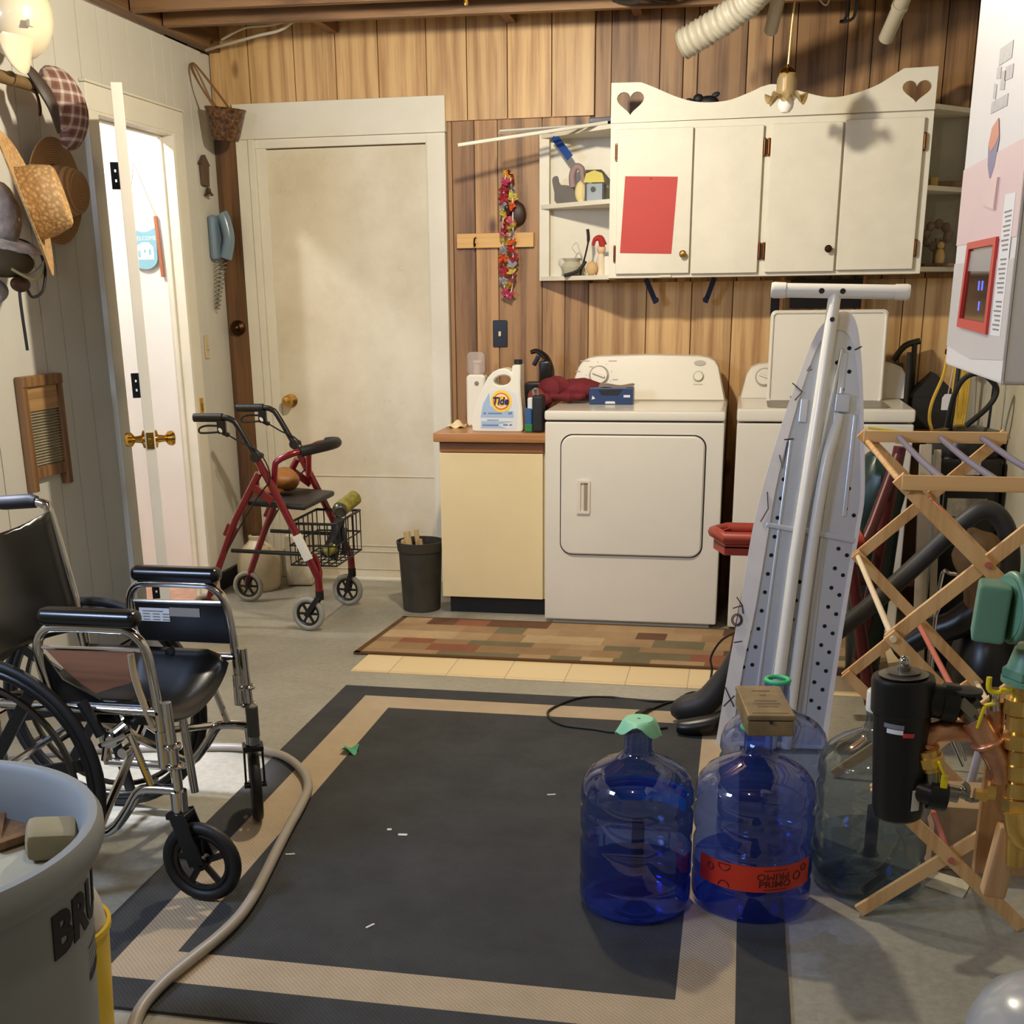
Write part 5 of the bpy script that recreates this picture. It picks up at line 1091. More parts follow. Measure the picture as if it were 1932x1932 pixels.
M_duct = mat('duct_white', (172, 165, 148), .45, var=.05)
P = catmull([(-.272, 5.10, 2.255), (-.20, 5.07, 2.285), (-.11, 5.03, 2.325), (-.03, 4.98, 2.37), (.03, 4.86, 2.415), (.06, 4.6, 2.43)], 14)
mb = MB(); mb.tube(P, lambda q: .052+.0045*sin(2*pi*26*q), 22); t = thing('dryer_duct', 'white ribbed flexible dryer duct hanging from the ceiling', 'duct', (-.1, 5.05, 2.3)); obj('hose', mb, M_duct, t, ang=80)
M_pvc = mat('pvc_pipe', (160, 150, 130), .35, var=.06)
for i, (a, b_, r_) in enumerate([((.052, 5.30, 2.325), (.12, 4.70, 2.60), .026), ((.470, 5.22, 2.262), (.60, 4.72, 2.62), .027)]):
    mb = MB(); mb.cyl(a, b_, r_, n=20); d = (Vector(b_)-Vector(a)).normalized()
    if i: mb.cyl(Vector(a)+d*.14, Vector(a)+d*.155, r_+.004, n=20)
    single('plastic_pipe', mb, M_pvc, 'pale plastic pipe coming down from the ceiling %s' % ('just right of the ribbed duct' if i == 0 else 'above the right heart cutout'), 'pipe')
M_wire = mat('white_cable', (196, 186, 164), .5)
mb = MB(); mb.tube([(-2.42, 5.70, 2.435), (-2.30, 5.60, 2.432), (-2.10, 5.50, 2.442), (-1.95, 5.44, 2.455), (-1.80, 5.35, 2.52)], .006, 8, sm=5); single('white_cable', mb, M_wire, 'thick white cable sagging under the joists at the left corner', 'cable')
mb = MB(); mb.tube([(-2.30, 5.60, 2.455), (-2.15, 5.50, 2.475), (-2.0, 5.45, 2.472), (-1.85, 5.40, 2.49), (-1.70, 5.34, 2.53)], .005, 8, sm=5); single('white_cable', mb, M_wire, 'thinner white cable crossing the thick one at the left corner', 'cable')
mb = MB(); mb.tube([(-1.13, 5.35, 2.56), (-1.08, 5.45, 2.50), (-1.0, 5.50, 2.49), (-.95, 5.45, 2.55)], .006, 8, sm=5); mb.tube([(-.70, 5.35, 2.55), (-.66, 5.45, 2.50), (-.60, 5.5, 2.50), (-.52, 5.45, 2.54)], .006, 8, sm=5); single('grey_cable', mb, mat('grey_cable', (120, 112, 104), .5), 'grey cable looping between the joists over the panelling', 'cable')
mb = MB(); mb.tube([(.20, 5.3, 2.50), (.22, 5.3, 2.43), (.25, 5.3, 2.40), (.26, 5.3, 2.43), (.22, 5.3, 2.45)], .003, 6, sm=5); single('wire_loop', mb, M_wire, 'thin loose wire loop dangling right of the pendant cord', 'wire')
mb = MB(); mb.tube([(.33, 5.4, 2.52), (.335, 5.4, 2.38), (.31, 5.4, 2.36), (.36, 5.4, 2.37), (.37, 5.4, 2.44), (.39, 5.4, 2.52)], .006, 6, sm=4); single('dark_strap', mb, mat('dark_strap', (60, 54, 46), .6), 'dark strap hanging between the pendant and right pipe', 'strap')
mb = MB(); mb.tube([(-.55, 5.0, 2.44), (-.45, 5.1, 2.43), (-.35, 5.3, 2.45), (-.45, 5.4, 2.48)], .012, 8, sm=4); mb.tube([(-.35, 5.0, 2.44), (-.45, 5.15, 2.42), (-.55, 5.3, 2.46)], .01, 8, sm=4); single('dark_hanger', mb, M_dark, 'crossed dark straps under the ceiling left of the duct', 'strap')
# ================================================================== ironing board
OUT = [(-0.021, 0.006), (0.008, 0.251), (0.032, 0.432), (0.06, 0.675), (0.091, 0.834), (0.13, 0.991), (0.163, 1.099), (0.203, 1.221), (0.235, 1.281), (0.289, 1.315), (0.328, 1.288), (0.352, 1.175), (0.37, 0.992), (0.385, 0.792), (0.377, 0.682), (0.356, 0.476), (0.337, 0.266), (0.318, 0.012)]
INN = [(0.027, 0.018), (0.052, 0.253), (0.08, 0.434), (0.108, 0.676), (0.128, 0.834), (0.174, 1.053), (0.215, 1.196), (0.244, 1.245), (0.284, 1.262), (0.317, 1.236), (0.342, 1.145), (0.358, 0.992), (0.373, 0.792), (0.365, 0.682), (0.343, 0.475), (0.324, 0.265), (0.302, 0.022)]
HOLES = [(0.145, 0.828), (0.14, 0.771), (0.133, 0.713), (0.127, 0.656), (0.12, 0.6), (0.113, 0.543), (0.107, 0.487), (0.1, 0.43), (0.093, 0.374), (0.087, 0.318), (0.08, 0.262), (0.099, 0.646), (0.093, 0.589), (0.086, 0.533), (0.079, 0.477), (0.073, 0.42), (0.066, 0.365), (0.06, 0.309), (0.053, 0.254), (0.267, 0.795), (0.26, 0.735), (0.246, 0.618), (0.24, 0.56), (0.233, 0.502), (0.226, 0.444), (0.22, 0.386), (0.213, 0.329), (0.206, 0.272), (0.2, 0.215), (0.194, 0.159), (0.339, 0.804), (0.333, 0.744), (0.319, 0.625), (0.312, 0.566), (0.305, 0.507), (0.299, 0.449), (0.292, 0.39), (0.285, 0.332), (0.278, 0.275), (0.271, 0.217), (0.265, 0.16), (0.259, 0.103), (0.358, 0.725), (0.345, 0.606), (0.337, 0.546), (0.33, 0.486), (0.324, 0.428), (0.317, 0.369), (0.31, 0.311), (0.304, 0.253), (0.297, 0.195), (0.29, 0.138), (0.284, 0.081), (0.209, 0.522), (0.202, 0.465), (0.195, 0.407), (0.188, 0.351), (0.182, 0.294), (0.175, 0.238), (0.282, 1.17), (0.315, 1.211), (0.319, 1.144), (0.302, 1.092), (0.287, 0.973), (0.281, 0.912), (0.274, 0.853)]
def bp(x, z, d=0.0): return Vector((x, 3.68+.17*z-d*.986, z+d*.168))
BM = Matrix(((1, 0, 0, 0), (0, .168, -.986, 3.68), (0, .986, .168, 0), (0, 0, 0, 1)))     # board plane: (x, z/.986, out of the board)
def bpl(P): return [(x, z/.986*(1.0)) for x, z in P]
def bplane(x, z, d=0): return BM @ Vector((x, z/.986, d))
t = thing('ironing_board', 'upended ironing board showing its perforated metal underside and white legs', 'ironing board', (.15, 3.69, 0))
M_cov = mat('board_cover', (222, 216, 212), .8, var=.08, scale=6, bump=.2, bscale=10)
OUT = [(p.x, p.y) for p in catmull([(x, z, 0) for x, z in OUT], 4)]; INN = [(p.x, p.y) for p in catmull([(x, z, 0) for x, z in INN], 4)]
mb = MB(); o_ = bpl(OUT); mb.plate(o_, [bpl(INN)], .022, BM @ Matrix.Translation((0, 0, -.024))); mb.plate(o_, [], .006, BM @ Matrix.Translation((0, 0, -.030))); cv = obj('cover', mb, M_cov, t, ang=60)
mb = MB()
def line(P, r=.0018): mb.tube([bplane(x, z, .0005) for x, z in P], r, 6)
line([(.000, .19), (.030, .13)]); line([(-.002, .13), (.030, .165)]); line([(.082, .70), (.103, .74), (.098, .79)], .0014); line([(.165, 1.06), (.185, 1.085), (.155, 1.11)]); line([(.128, .90), (.140, .86), (.146, .90), (.150, .94)], .0016); line([(.140, .945), (.168, .948)]); line([(.020, .33), (.045, .335)])
for r in (.012, .016): mb.tube([bplane(.026+r*cos(2*pi*k/20), .40+r*1.15*sin(2*pi*k/20), .0005) for k in range(20)], .0016, 6, True)
line([(.012, .435), (.040, .445)]); line([(.022, .47), (.040, .445), (.044, .42)])
line([(.205, 1.16), (.195, 1.145), (.21, 1.15)], .0014); line([(.330, 1.205), (.350, 1.215)])
obj('cover_print', mb, mat('black_line_print', (36, 34, 36), .7, var=0), cv)
M_tin = mat('board_metal', (206, 212, 222), .26, .45, var=.03)
mb = MB(); mb.plate(bpl(INN), [], .004, BM @ Matrix.Translation((0, 0, -.014))); pl = obj('metal_deck', mb, M_tin, t)
mb = MB()
def rib(a, b_, w_, h, d0=-.010): mb.bar(bplane(*a, d0), bplane(*b_, d0), w_, h, .003, up=(0, -.986, .168))
rib((.302, 1.20), (.235, .03), .020, .010); rib((.296, 1.21), (.115, .03), .012, .010); rib((.345, 1.02), (.33, .72), .012, .008); rib((.300, 1.10), (.226, .10), .009, .014); rib((.285, .90), (.215, .10), .006, .010); rib((.160, .95), (.090, .05), .008, .012)
rib((.100, .692), (.200, .676), .016, .012, -.006); rib((.215, .676), (.366, .650), .018, .012, -.006)
obj('ribs', mb, M_tin, pl)
mb = MB()
for x, z in HOLES: mb.cyl(bplane(x, z, -.0098), bplane(x, z, -.0085), .0062, n=10)
obj('vent_holes', mb, mat('hole_black', (12, 12, 12), .9, var=0), pl)
M_leg = mat('white_tube', (226, 222, 212), .3, var=.02, coat=.2)
mb = MB(); mb.tube([bplane(.262, 1.36, .030), bplane(.236, 1.053, .026), bplane(.191, .598, .020), bplane(.147, .01, .014)], .0185, 14); lg = obj('leg', mb, M_leg, t)
for s_ in (1.285,):
    mb = MB(); mb.cyl(bplane(.257, s_, .045), bplane(.257, s_, .050), .007, n=12); obj('bolt_hole', mb, M_dark, lg)
mb = MB(); mb.tube([bplane(.300, 1.02, .004), bplane(.282, .95, .010), bplane(.264, .86, .014), bplane(.236, .584, .014), bplane(.196, .01, .010)], lambda q: .0165-.006*max(0, 1-q*4), 14, sm=4); obj('leg', mb, M_leg, t)
mb = MB(); T0, T1 = bplane(.098, 1.372, .030), bplane(.452, 1.362, .030); mb.cyl(T0, T1, .0205, n=24); ft = obj('foot_bar', mb, M_leg, t)
d = (T1-T0).normalized()
for p, s_ in ((T0, -1), (T1, 1)):
    mb = MB(); mb.lathe([(.0225, -.022), (.0235, .012), (.021, .020), (0, .021)], p, d*s_, 22); obj('end_cap', mb, M_leg, ft)
mb = MB()
for k in (.35, .52): c = T0.lerp(T1, k)+Vector((0, -.0195, 0)); mb.cyl(c, c+Vector((0, -.002, 0)), .008, n=14)
obj('screw_hole', mb, M_dark, ft)
mb = MB(); mb.box(bplane(.303, 1.052, .006), (.042, .02, .055), .004, (-.17, .05, 0)); obj('latch_bracket', mb, M_tin, t)
mb = MB(); mb.box(bplane(.192, 1.03, -.004), (.022, .012, .07), .003, (-.17, .05, 0)); obj('side_bracket', mb, M_tin, t)

# ================================================================== red step stool behind the board
M_stool = mat('stool_red', (150, 52, 36), .45, var=.08); M_dkred = mat('dark_red_tube', (78, 18, 22), .4, var=.1)
t = thing('step_stool', 'red folding step stool mostly hidden behind the ironing board', 'step stool', (.25, 4.30, 0))
o_ = [(-.065, .035), (-.025, -.085), (.43, -.085), (.43, .10), (-.02, .10)]
mb = MB(); mb.plate([(x, 4.31+y) for x, y in o_], [], .03, Matrix.Translation((0, 0, .505))); mb.tube([(x, 4.31+y, .565) for x, y in o_], .022, 8, True); mb.plate([(x, 4.31+y) for x, y in o_], [[(-.035, 4.34), (.0, 4.40), (.40, 4.40), (.40, 4.25), (-.01, 4.25)]], .04, Matrix.Translation((0, 0, .53))); obj('top_tray', mb, M_stool, t, ang=50)
for a, b_ in (((.10, 4.24, .50), (.02, 4.16, 0)), ((.09, 4.40, .50), (.02, 4.50, 0)), ((.40, 4.24, .50), (.50, 4.18, 0)), ((.55, 4.42, .86), (.46, 4.42, .0))):
    mb = MB(); mb.tube([a, b_], .022, 10); obj('leg', mb, M_dkred, t)
mb = MB(); mb.tube([(.42, 4.24, .50), (.47, 4.33, .60), (.55, 4.42, .84)], .020, 10); obj('hand_rail', mb, M_dkred, t)
mb = MB(); mb.bar((.40, 4.26, .42), (.62, 4.36, .40), .05, .02, .005); obj('brace', mb, M_dkred, t)
mb = MB(); mb.bar((.49, 4.19, .09), (.46, 4.42, .09), .02, .03, .004); obj('brace', mb, M_dkred, t)
mb = MB(); mb.ell((.50, 4.55, .66), (.10, .10, .17), fn=lambda p: 1+.08*sin(6*p.x+4*p.z)); mb.cyl((.50, 4.55, .0), (.50, 4.55, .55), .06, .09, 14); single('green_bag', mb, mat('dark_green_bag', (24, 50, 46), .35, var=.3, scale=10), 'dark green plastic bag standing between the ironing board and rack', 'bag')

# ================================================================== wooden drying rack
M_rk = wood('rack_wood', (222, 176, 116), (190, 140, 84), 2, 1.0, .45); M_rkx = wood('rack_wood_x', (222, 176, 116), (190, 140, 84), 0, 1.0, .45)
t = thing('drying_rack', 'folding wooden clothes drying rack on the right with purple coated rods', 'drying rack', (.51, 3.03, 0))
def fr(yb, dark=False):
    xl, xr = .345, .692
    nodes = [((xl-.01, 1.000), (xr, .660)), ((xr, 1.000), (xl+.002, .668)), ((xl, .668), (xr, .320)), ((xr, .660), (xl, .320)), ((xl, .320), (.677, .012)), ((xr, .320), (.328, .012))]
    for i, (a, b_) in enumerate(nodes):
        y = yb+(.007 if i % 2 else -.007)
        a, b_ = Vector((a[0], y, a[1])), Vector((b_[0], y, b_[1])); e = (b_-a).normalized()*.012
        mb = MB(); mb.bar(a-e, b_+(e if i < 4 else e*.2), .013, .030, .002, up=(0, 1, 0) if False else (0, 0, 1)) if False else mb.bar(a-e, b_+(e if i < 4 else e*.2), .030, .013, .002, up=(0, 1, 0)); obj('slat', mb, M_rk, t)
    mb = MB(); mb.bar((xl-.012, yb-.020, 1.000), (xr+(.06 if yb < 3 else .004), yb-.020, .998), .030, .013, .002, up=(0, 1, 0)); obj('top_rail', mb, M_rkx, t)
Y1, Y2 = 2.62, 3.47
fr(Y1); fr(Y2)
M_pv = mat('rod_coating', (112, 106, 128), .4, var=.05); M_dw = mat('pale_dowel', (226, 206, 170), .5, var=.1); M_dp = mat('pink_dowel', (190, 104, 84), .5, var=.1)
for x in (.425, .53, .635):
    mb = MB(); mb.tube([(x, Y1-.01, .997), (x+.003, 3.05, .990), (x, Y2-.02, .997)], .0075, 10, sm=5); obj('coated_rod', mb, M_pv, t)
for x, z, m in ((.345, .668, M_dw), (.692, .660, M_dw), (.518, .833, M_dp), (.692, .320, M_dw), (.518, .490, M_dp), (.510, .165, M_dp), (.345, .985, M_rk)):
    mb = MB(); mb.cyl((x, Y1-.02, z), (x, Y2+.02, z), .007, n=12); obj('dowel', mb, m, t)

# ================================================================== water bottles
def bottle(nm, lab, c, r, h, tint, wl, capf=None, wtint=None, grip=True):
    t = thing(nm, lab, 'water bottle', (c[0], c[1], c[2] if len(c) > 2 else 0), group='five gallon water bottles')
    z0 = c[2] if len(c) > 2 else 0
    k = h/.475; nk = .031
    prof = [(0, .006), (r*.55, .003), (r*.86, .002), (r*.97, .012), (r, .03), (r, .070), (r*.975, .078), (r*.975, .088), (r, .098), (r, .165), (r*.965, .175), (r*.965, .195), (r, .206), (r, .248), (r*.965, .258), (r*.965, .270), (r, .280), (r*.99, .304), (r*.945, .326), (r*.83, .348), (r*.64, .366), (r*.42, .380), (nk*1.22, .392), (nk*1.04, .406), (nk, .455), (nk*1.04, .462), (nk*1.04, .475)]
    mb = MB(); mb.lathe([(q, z*k) for q, z in prof], (c[0], c[1], z0), n=56); b = obj('bottle_shell', mb, tint, t, ang=70)
    if wl:
        ins = [(0, .008)]+[(q-.0015, z*k) for q, z in prof if q > .9*r and z*k < wl]+[(r*.985-.0015, wl), (0, wl)]
        mb = MB(); mb.lathe(ins, (c[0], c[1], z0), n=48); obj('water', mb, wtint, t, ang=40)
    return t
blue = clear('jug_clear_blue', (176, 196, 244), .03, 1.5, .06, (70, 96, 190)); blue2 = clear('bottle_blue_pale', (200, 212, 240), .03, 1.5, .06, (120, 140, 200)); greyb = clear('jug_clear_grey', (204, 214, 222), .03, 1.5, .06, (90, 110, 130))
wblue = clear('water_blue', (186, 200, 250), .01, 1.33); wgrey = clear('water_grey', (228, 238, 240), .01, 1.33)
b1 = bottle('water_bottle', 'leftmost blue water bottle, its neck covered with green tape', (-.186, 2.59, .008), .129, .452, blue, .150, wtint=wblue)
mb = MB(); mb.sheet(lambda u, v: (lambda a, q: Vector((-.186+q*cos(a), 2.59+q*sin(a), .4640-max(0, q-.034)*(.55+1.55*abs(cos(a+.1))**2+.35*sin(5*a)))))(2*pi*u, .004+.055*v if v < .55 else .034+.019*(v-.55)/.45), 32, 8); obj('tape_cover', mb, mat('mint_tape', (140, 206, 164), .6, var=.06), b1, solid=.0015)
mb = MB(); ring = [[Vector((-.186+.1265*cos(a), 2.59+.1265*sin(a), z)) for a in [R(30)+R(110)*k/24 for k in range(25)]] for z in (.215, .275)]; mb.loft(ring, caps=False, ring_closed=False); obj('teal_label', mb, mat('teal_label', (40, 120, 160), .5, var=.1), b1)
b2 = bottle('water_bottle', 'blue water bottle with orange label and a metal cash box on top', (.080, 2.655, .004), .137, .446, blue, .115, wtint=wblue)
def wrap2(ang0, cx, cy, r, z0, flip=1):
    def f(co):
        a = ang0+flip*co.x/r; return Vector((cx+(r+co.z)*cos(a), cy+(r+co.z)*sin(a), z0+flip*co.y))
    return f
mb = MB(); a0, a1 = R(-148), R(-25); mb.loft([[Vector((.080+.1376*cos(a0+(a1-a0)*k/30), 2.655+.1376*sin(a0+(a1-a0)*k/30), z)) for k in range(31)] for z in (.092, .155)], caps=False, ring_closed=False); lb_ = obj('orange_label', mb, mat('orange_label', (206, 54, 28), .45, var=.03), b2)
M_lp = mat('label_dark_print', (70, 22, 22), .5, var=0)
text('lettering', 'PRIMO', .023, M_lp, lb_, None, .0003, fn=wrap2(R(-68), .080, 2.655, .1382, .111), sx=1.15, bold=.0002); text('lettering', 'PRIMO', .023, M_lp, lb_, None, .0003, fn=wrap2(R(-70), .080, 2.655, .1382, .131, -1), sx=1.15)
mb = MB()
for an, z, r_ in ((-132, .134, .008), (-117, .150, .015), (-117, .096, .013), (-45, .124, .010), (-36, .138, .008)):
    f = wrap2(R(an), .080, 2.655, .1382, 0); pts = [(r_*cos(2*pi*k/20), z+r_*sin(2*pi*k/20)) for k in range(20)]
    pts = [p for p in pts if .094 < p[1] < .153]
    mb.tube([f(Vector((x, q, 0))) for x, q in pts], .0013, 5, len(pts) == 20)
for z in (.0985, .1455): f = wrap2(R(-68), .080, 2.655, .1382, z); mb.tube([f(Vector((-.028+.056*k/8, 0, 0))) for k in range(9)], .0008, 5)
obj('label_print', mb, M_lp, lb_)
mb = MB(); mb.tube([(.080+.034*cos(2*pi*k/20), 2.655+.034*sin(2*pi*k/20), .436) for k in range(20)], .010, 6, True, flat=.3); mb.cyl((.08, 2.655, .449), (.08, 2.655, .4515), .036); obj('tape_band', mb, mat('green_tape', (66, 160, 110), .6), b2)
b3 = bottle('water_bottle', 'pale blue water bottle partly hidden behind the orange labelled one', (.128, 2.985), .134, .450, blue2, 0)
b4 = bottle('water_bottle', 'clear grey water bottle with a white cap behind the rack leg', (.358, 2.805), .132, .478, greyb, .12, wtint=wgrey)
mb = MB(); mb.lathe([(0, .035), (.031, .035), (.034, .03), (.034, -.012), (.033, -.014)], (.358, 2.805, .455), n=26); obj('cap', mb, mat('white_cap', (232, 228, 218), .4, var=0), b4)
mb = MB(); mb.torus((.128, 2.985, .447), .028, .006); obj('tape_band', mb, mat('green_tape2', (60, 190, 120), .5), b3)
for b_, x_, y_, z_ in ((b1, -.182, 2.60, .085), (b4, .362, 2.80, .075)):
    mb = MB(); mb.cyl((x_, y_, z_), (x_, y_, z_+.125), .015, n=18, caps=False); mb.cyl((x_, y_, z_), (x_, y_, z_+.012), .022, .016, 18, False); obj('dip_tube', mb, clear('tube_blue', (92, 108, 150), .05, 1.4, .25, (40, 50, 90)), b_)  # tubes added to imitate the neck's reflection in the water surface
t = thing('cash_box', 'old tan metal cash box balanced on the orange labelled water bottle', 'box', (.088, 2.655, .4515), .11)
Mx = Matrix.Translation((.088, 2.655, .4515)) @ Matrix.Rotation(.13, 4, 'Z')
M_cb = mat('worn_tan_metal', (138, 118, 84), .5, .4, var=.3, scale=14)
mb = MB(); mb.bb((-.050, -.105, .0005), (.050, .105, .036), .004); mb.bm.transform(Mx); obj('body', mb, M_cb, t)
mb = MB(); mb.bb((-.0515, -.1065, .037), (.0515, .1065, .050), .004); mb.bb((-.040, -.092, .049), (.040, .092, .0515), .001); mb.bm.transform(Mx); l_ = obj('lid', mb, M_cb, t)
mb = MB(); mb.cyl((.0, -.107, .034), (.0, -.109, .034), .004, n=12); mb.bm.transform(Mx); obj('lock', mb, M_dark, t)
mb = MB()
for y, w_ in ((.06, .04), (.03, .014), (-.01, .05), (-.03, .06), (-.05, .045)): mb.box((0, y, .0518), (w_, .008, .0004))
mb.bm.transform(Mx); obj('faded_print', mb, mat('faded_print', (96, 80, 58), .6, var=.3, scale=60), l_)

# vacuum tool and cord on the rug edge
t = thing('vacuum_nozzle', 'dark grey vacuum wand and floor nozzle lying against the ironing board', 'vacuum', (-.05, 3.85, .0))
M_vac = mat('vacuum_grey', (52, 50, 48), .5, var=.1)
mb = MB(); mb.tube([(-.150, 3.90, .055), (-.13, 3.885, .055), (-.06, 3.87, .085), (-.01, 3.86, .16), (.04, 3.84, .26)], lambda q: .034+.012*sin(pi*min(1, q*1.2)), 14, sm=5); obj('wand', mb, M_vac, t)
mb = MB(); mb.tube([(-.145, 3.765, .032), (-.10, 3.762, .034), (-.03, 3.77, .05), (.02, 3.80, .075)], lambda q: .026+.012*sin(pi*q), 12, sm=5, flat=.8); obj('floor_nozzle', mb, M_blkpl, t)
t = thing('power_cord', 'thin black power cord with plug looped on the rug', 'cord', (-.3, 3.95, 0))
mb = MB(); mb.tube([(-.262, 3.945, .013), (-.193, 4.059, .013), (-.122, 4.118, .005), (-.069, 4.175, .005), (-.108, 4.211, .006), (-.143, 4.163, .006), (-.14, 4.103, .006), (-.232, 4.068, .013), (-.347, 4.10, .005), (-.404, 4.11, .005), (-.509, 4.056, .013), (-.584, 3.927, .013), (-.579, 3.844, .013), (-.525, 3.772, .013), (-.417, 3.748, .013), (-.328, 3.732, .013), (-.18, 3.80, .013)], .0042, 8, sm=6); obj('cable', mb, M_black, t)
mb = MB(); mb.bar((-.262, 3.945, .020), (-.285, 3.90, .018), .022, .014, .004); mb.cyl((-.262, 3.945, .020), (-.245, 3.975, .016), .007, .005, 10); pg = obj('plug', mb, M_black, t)
mb = MB(); mb.bar((-.280, 3.905, .018), (-.290, 3.888, .018), .002, .006); mb.bar((-.290, 3.91, .018), (-.300, 3.893, .018), .002, .006); obj('prong', mb, M_brass2, pg)
mb = MB(); mb.tube([(-.06, 4.19, .008), (-.05, 4.30, .06), (-.055, 4.28, .12), (-.02, 4.26, .19), (.04, 4.22, .24)], .0042, 8, sm=5); single('black_cable', mb, M_black, 'black cable rising behind the left edge of the ironing board', 'cable')

# ================================================================== clutter behind the rack
t = thing('black_tank', 'black upright appliance with two paper labels behind the drying rack', 'appliance', (.82, 4.75, 0))
mb = MB(); mb.bb((.715, 4.62, .0), (.935, 4.92, .80), .02); mb.bb((.735, 4.59, .05), (.915, 4.63, .74), .012); obj('body', mb, mat('gloss_black', (20, 19, 19), .25, var=.1), t)
mb = MB(); mb.lathe([(0, .10), (.05, .098), (.12, .08), (.135, .05), (.135, 0), (0, 0)], (.82, 4.76, .80), n=28); obj('lid', mb, mat('gloss_black', (20, 19, 19), .25), t)
mb = MB(); mb.bb((.75, 4.5885, .595), (.885, 4.5905, .66)); obj('paper_label', mb, mat('silver_label', (150, 144, 130), .5, var=.25, scale=50), t)
mb = MB(); mb.bb((.79, 4.5885, .745), (.85, 4.5905, .80)); mb.bb((.79, 4.61, .74), (.85, 4.622, .79)); obj('paper_label', mb, mat('grey_label', (186, 176, 168), .5, var=.25, scale=50), t)
mb = MB(); mb.tube([(.74, 4.70, .90), (.75, 4.66, 1.02), (.78, 4.64, 1.08), (.83, 4.62, 1.09), (.88, 4.62, 1.04), (.86, 4.62, .98), (.80, 4.66, .91)], .010, 8, sm=6); mb.tube([(.755, 4.72, .88), (.765, 4.72, 1.14)], .008, 8); mb.tube([(.90, 4.80, .88), (.905, 4.80, 1.10)], .005, 8); single('black_cables', mb, M_black, 'black cable loop on top of the black appliance', 'cable')
M_pb = mat('pale_board', (176, 164, 146), .5, var=.1)
for i, (a, b_, lab) in enumerate([((.645, 4.50, .86), (.680, 4.40, 0), 'left pale board leaning behind the drying rack'), ((.690, 4.52, .84), (.728, 4.42, 0), 'right pale board leaning behind the drying rack')]):
    mb = MB(); mb.bar(a, b_, .040 if i == 0 else .022, .02, .003, up=(0, 1, 0)); single('pale_board', mb, M_pb, lab, 'board', 'pale boards leaning behind the rack')
mb = MB(); mb.tube([(.30, 4.02, .26), (.385, 4.02, .33), (.507, 4.0, .458), (.60, 4.0, .56), (.70, 4.0, .67), (.77, 4.0, .718), (.83, 4.0, .67), (.86, 4.0, .56), (.86, 4.0, .40)], .030, 14, sm=8)
vc = thing('vacuum_cleaner', 'black vacuum cleaner with thick hose arching through the drying rack', 'vacuum', (.80, 3.92, 0)); obj('hose', mb, M_vac, vc)
mb = MB(); mb.tube([(.53, 3.92, .27), (.62, 3.90, .34), (.70, 3.88, .38), (.78, 3.88, .45)], lambda q: .035+.02*q, 12, sm=5); obj('wand', mb, M_blkpl, vc)
mb = MB(); mb.ell((.80, 3.92, .205), (.11, .14, .203)); obj('body', mb, M_blkpl, vc)
mb = MB(); mb.ell((.735, 3.86, .60), (.07, .06, .085), fn=lambda p: 1+.1*sin(5*p.x+4*p.z)); mb.cyl((.760, 3.87, .425), (.74, 3.86, .55), .045); single('brown_bag', mb, mat('brown_suede', (112, 84, 50), .7, var=.3, scale=14), 'brown soft bag under the arch of the dark hose', 'bag')
mb = MB()
for a, b_ in (((.60, 3.60, .0), (.585, 3.62, .31)), ((.60, 3.62, .28), (.70, 3.52, .06)), ((.595, 3.58, .24), (.69, 3.50, .05)), ((.60, 3.68, .45), (.62, 3.66, .52))): mb.tube([a, b_], .005, 8)
mb.tube([(.615, 3.75, .0), (.615, 3.75, .52), (.64, 3.73, .57), (.68, 3.70, .56)], .006, 8, sm=4)
single('chrome_frame', mb, M_chrome, 'thin bright metal folding frame seen through the drying rack', 'frame')
mb = MB(); mb.tube([(.64, 3.20, .0), (.665, 3.10, .40)], .011, 10); single('white_pole', mb, mat('pale_pole', (196, 190, 196), .4), 'pale upright pole behind the green pump', 'pole')
t = thing('carton', 'beige carton on the floor behind the black filter and rack feet', 'carton', (.66, 2.95, 0))
mb = MB(); mb.bb((.52, 2.90, .0), (.80, 3.08, .17), .006); obj('body', mb, mat('beige_carton', (176, 150, 118), .7, var=.12), t)
mb = MB(); mb.plate([(.495, 2.80), (.54, 2.875), (.61, 2.84), (.575, 2.75)], [], .003, Matrix.Translation((0, 0, .0005))); single('paper_flap', mb, mat('cream_paper2', (206, 198, 172), .7), 'pale paper piece on the floor between the rack feet', 'paper')
M_yc = mat('yellow_cable', (206, 168, 64), .45, var=.08)
mb = MB(); mb.tube([(.81, 5.30, 1.145), (.795, 5.25, 1.05), (.755, 5.2, .95), (.75, 5.2, .88), (.77, 5.2, .82)], .007, 6, sm=6); single('yellow_cable', mb, M_yc, 'single yellow cable hanging left of the bundle below the boiler', 'cable')
mb = MB()
for k in range(4): mb.tube([(.835+.012*k, 5.2, 1.12), (.83+.014*k, 5.2, 1.0), (.84+.008*k, 5.2, .90), (.845+.01*k, 5.2, .84), (.86+.008*k, 5.2, .92), (.862+.008*k, 5.2, 1.12)], .006, 6, sm=5)
single('yellow_cable', mb, M_yc, 'looped bundle of yellow cable hanging under the white boiler', 'cable')
mb = MB(); mb.bb((.80, 5.17, 1.125), (.949, 5.20, 1.15), .003); mb.bb((.80, 5.10, 1.125), (.825, 5.31, 1.145), .003); single('cable_hook', mb, M_bronze, 'dark bracket on the right wall that the yellow cables hang from', 'bracket')
t = thing('white_tag', 'small white tag on a string beside the yellow cable bundle', 'tag', (.79, 5.1, .93))
mb = MB(); mb.plate([(.775, .925), (.815, .925), (.815, .985), (.785, .985), (.775, .97)], [], .01, upright(5.1)); obj('tag', mb, mat('label_white', (222, 222, 220), .5), t)
mb = MB(); mb.tube([(.795, 5.095, .985), (.812, 5.105, 1.13)], .002, 6); obj('string', mb, M_wire, t)
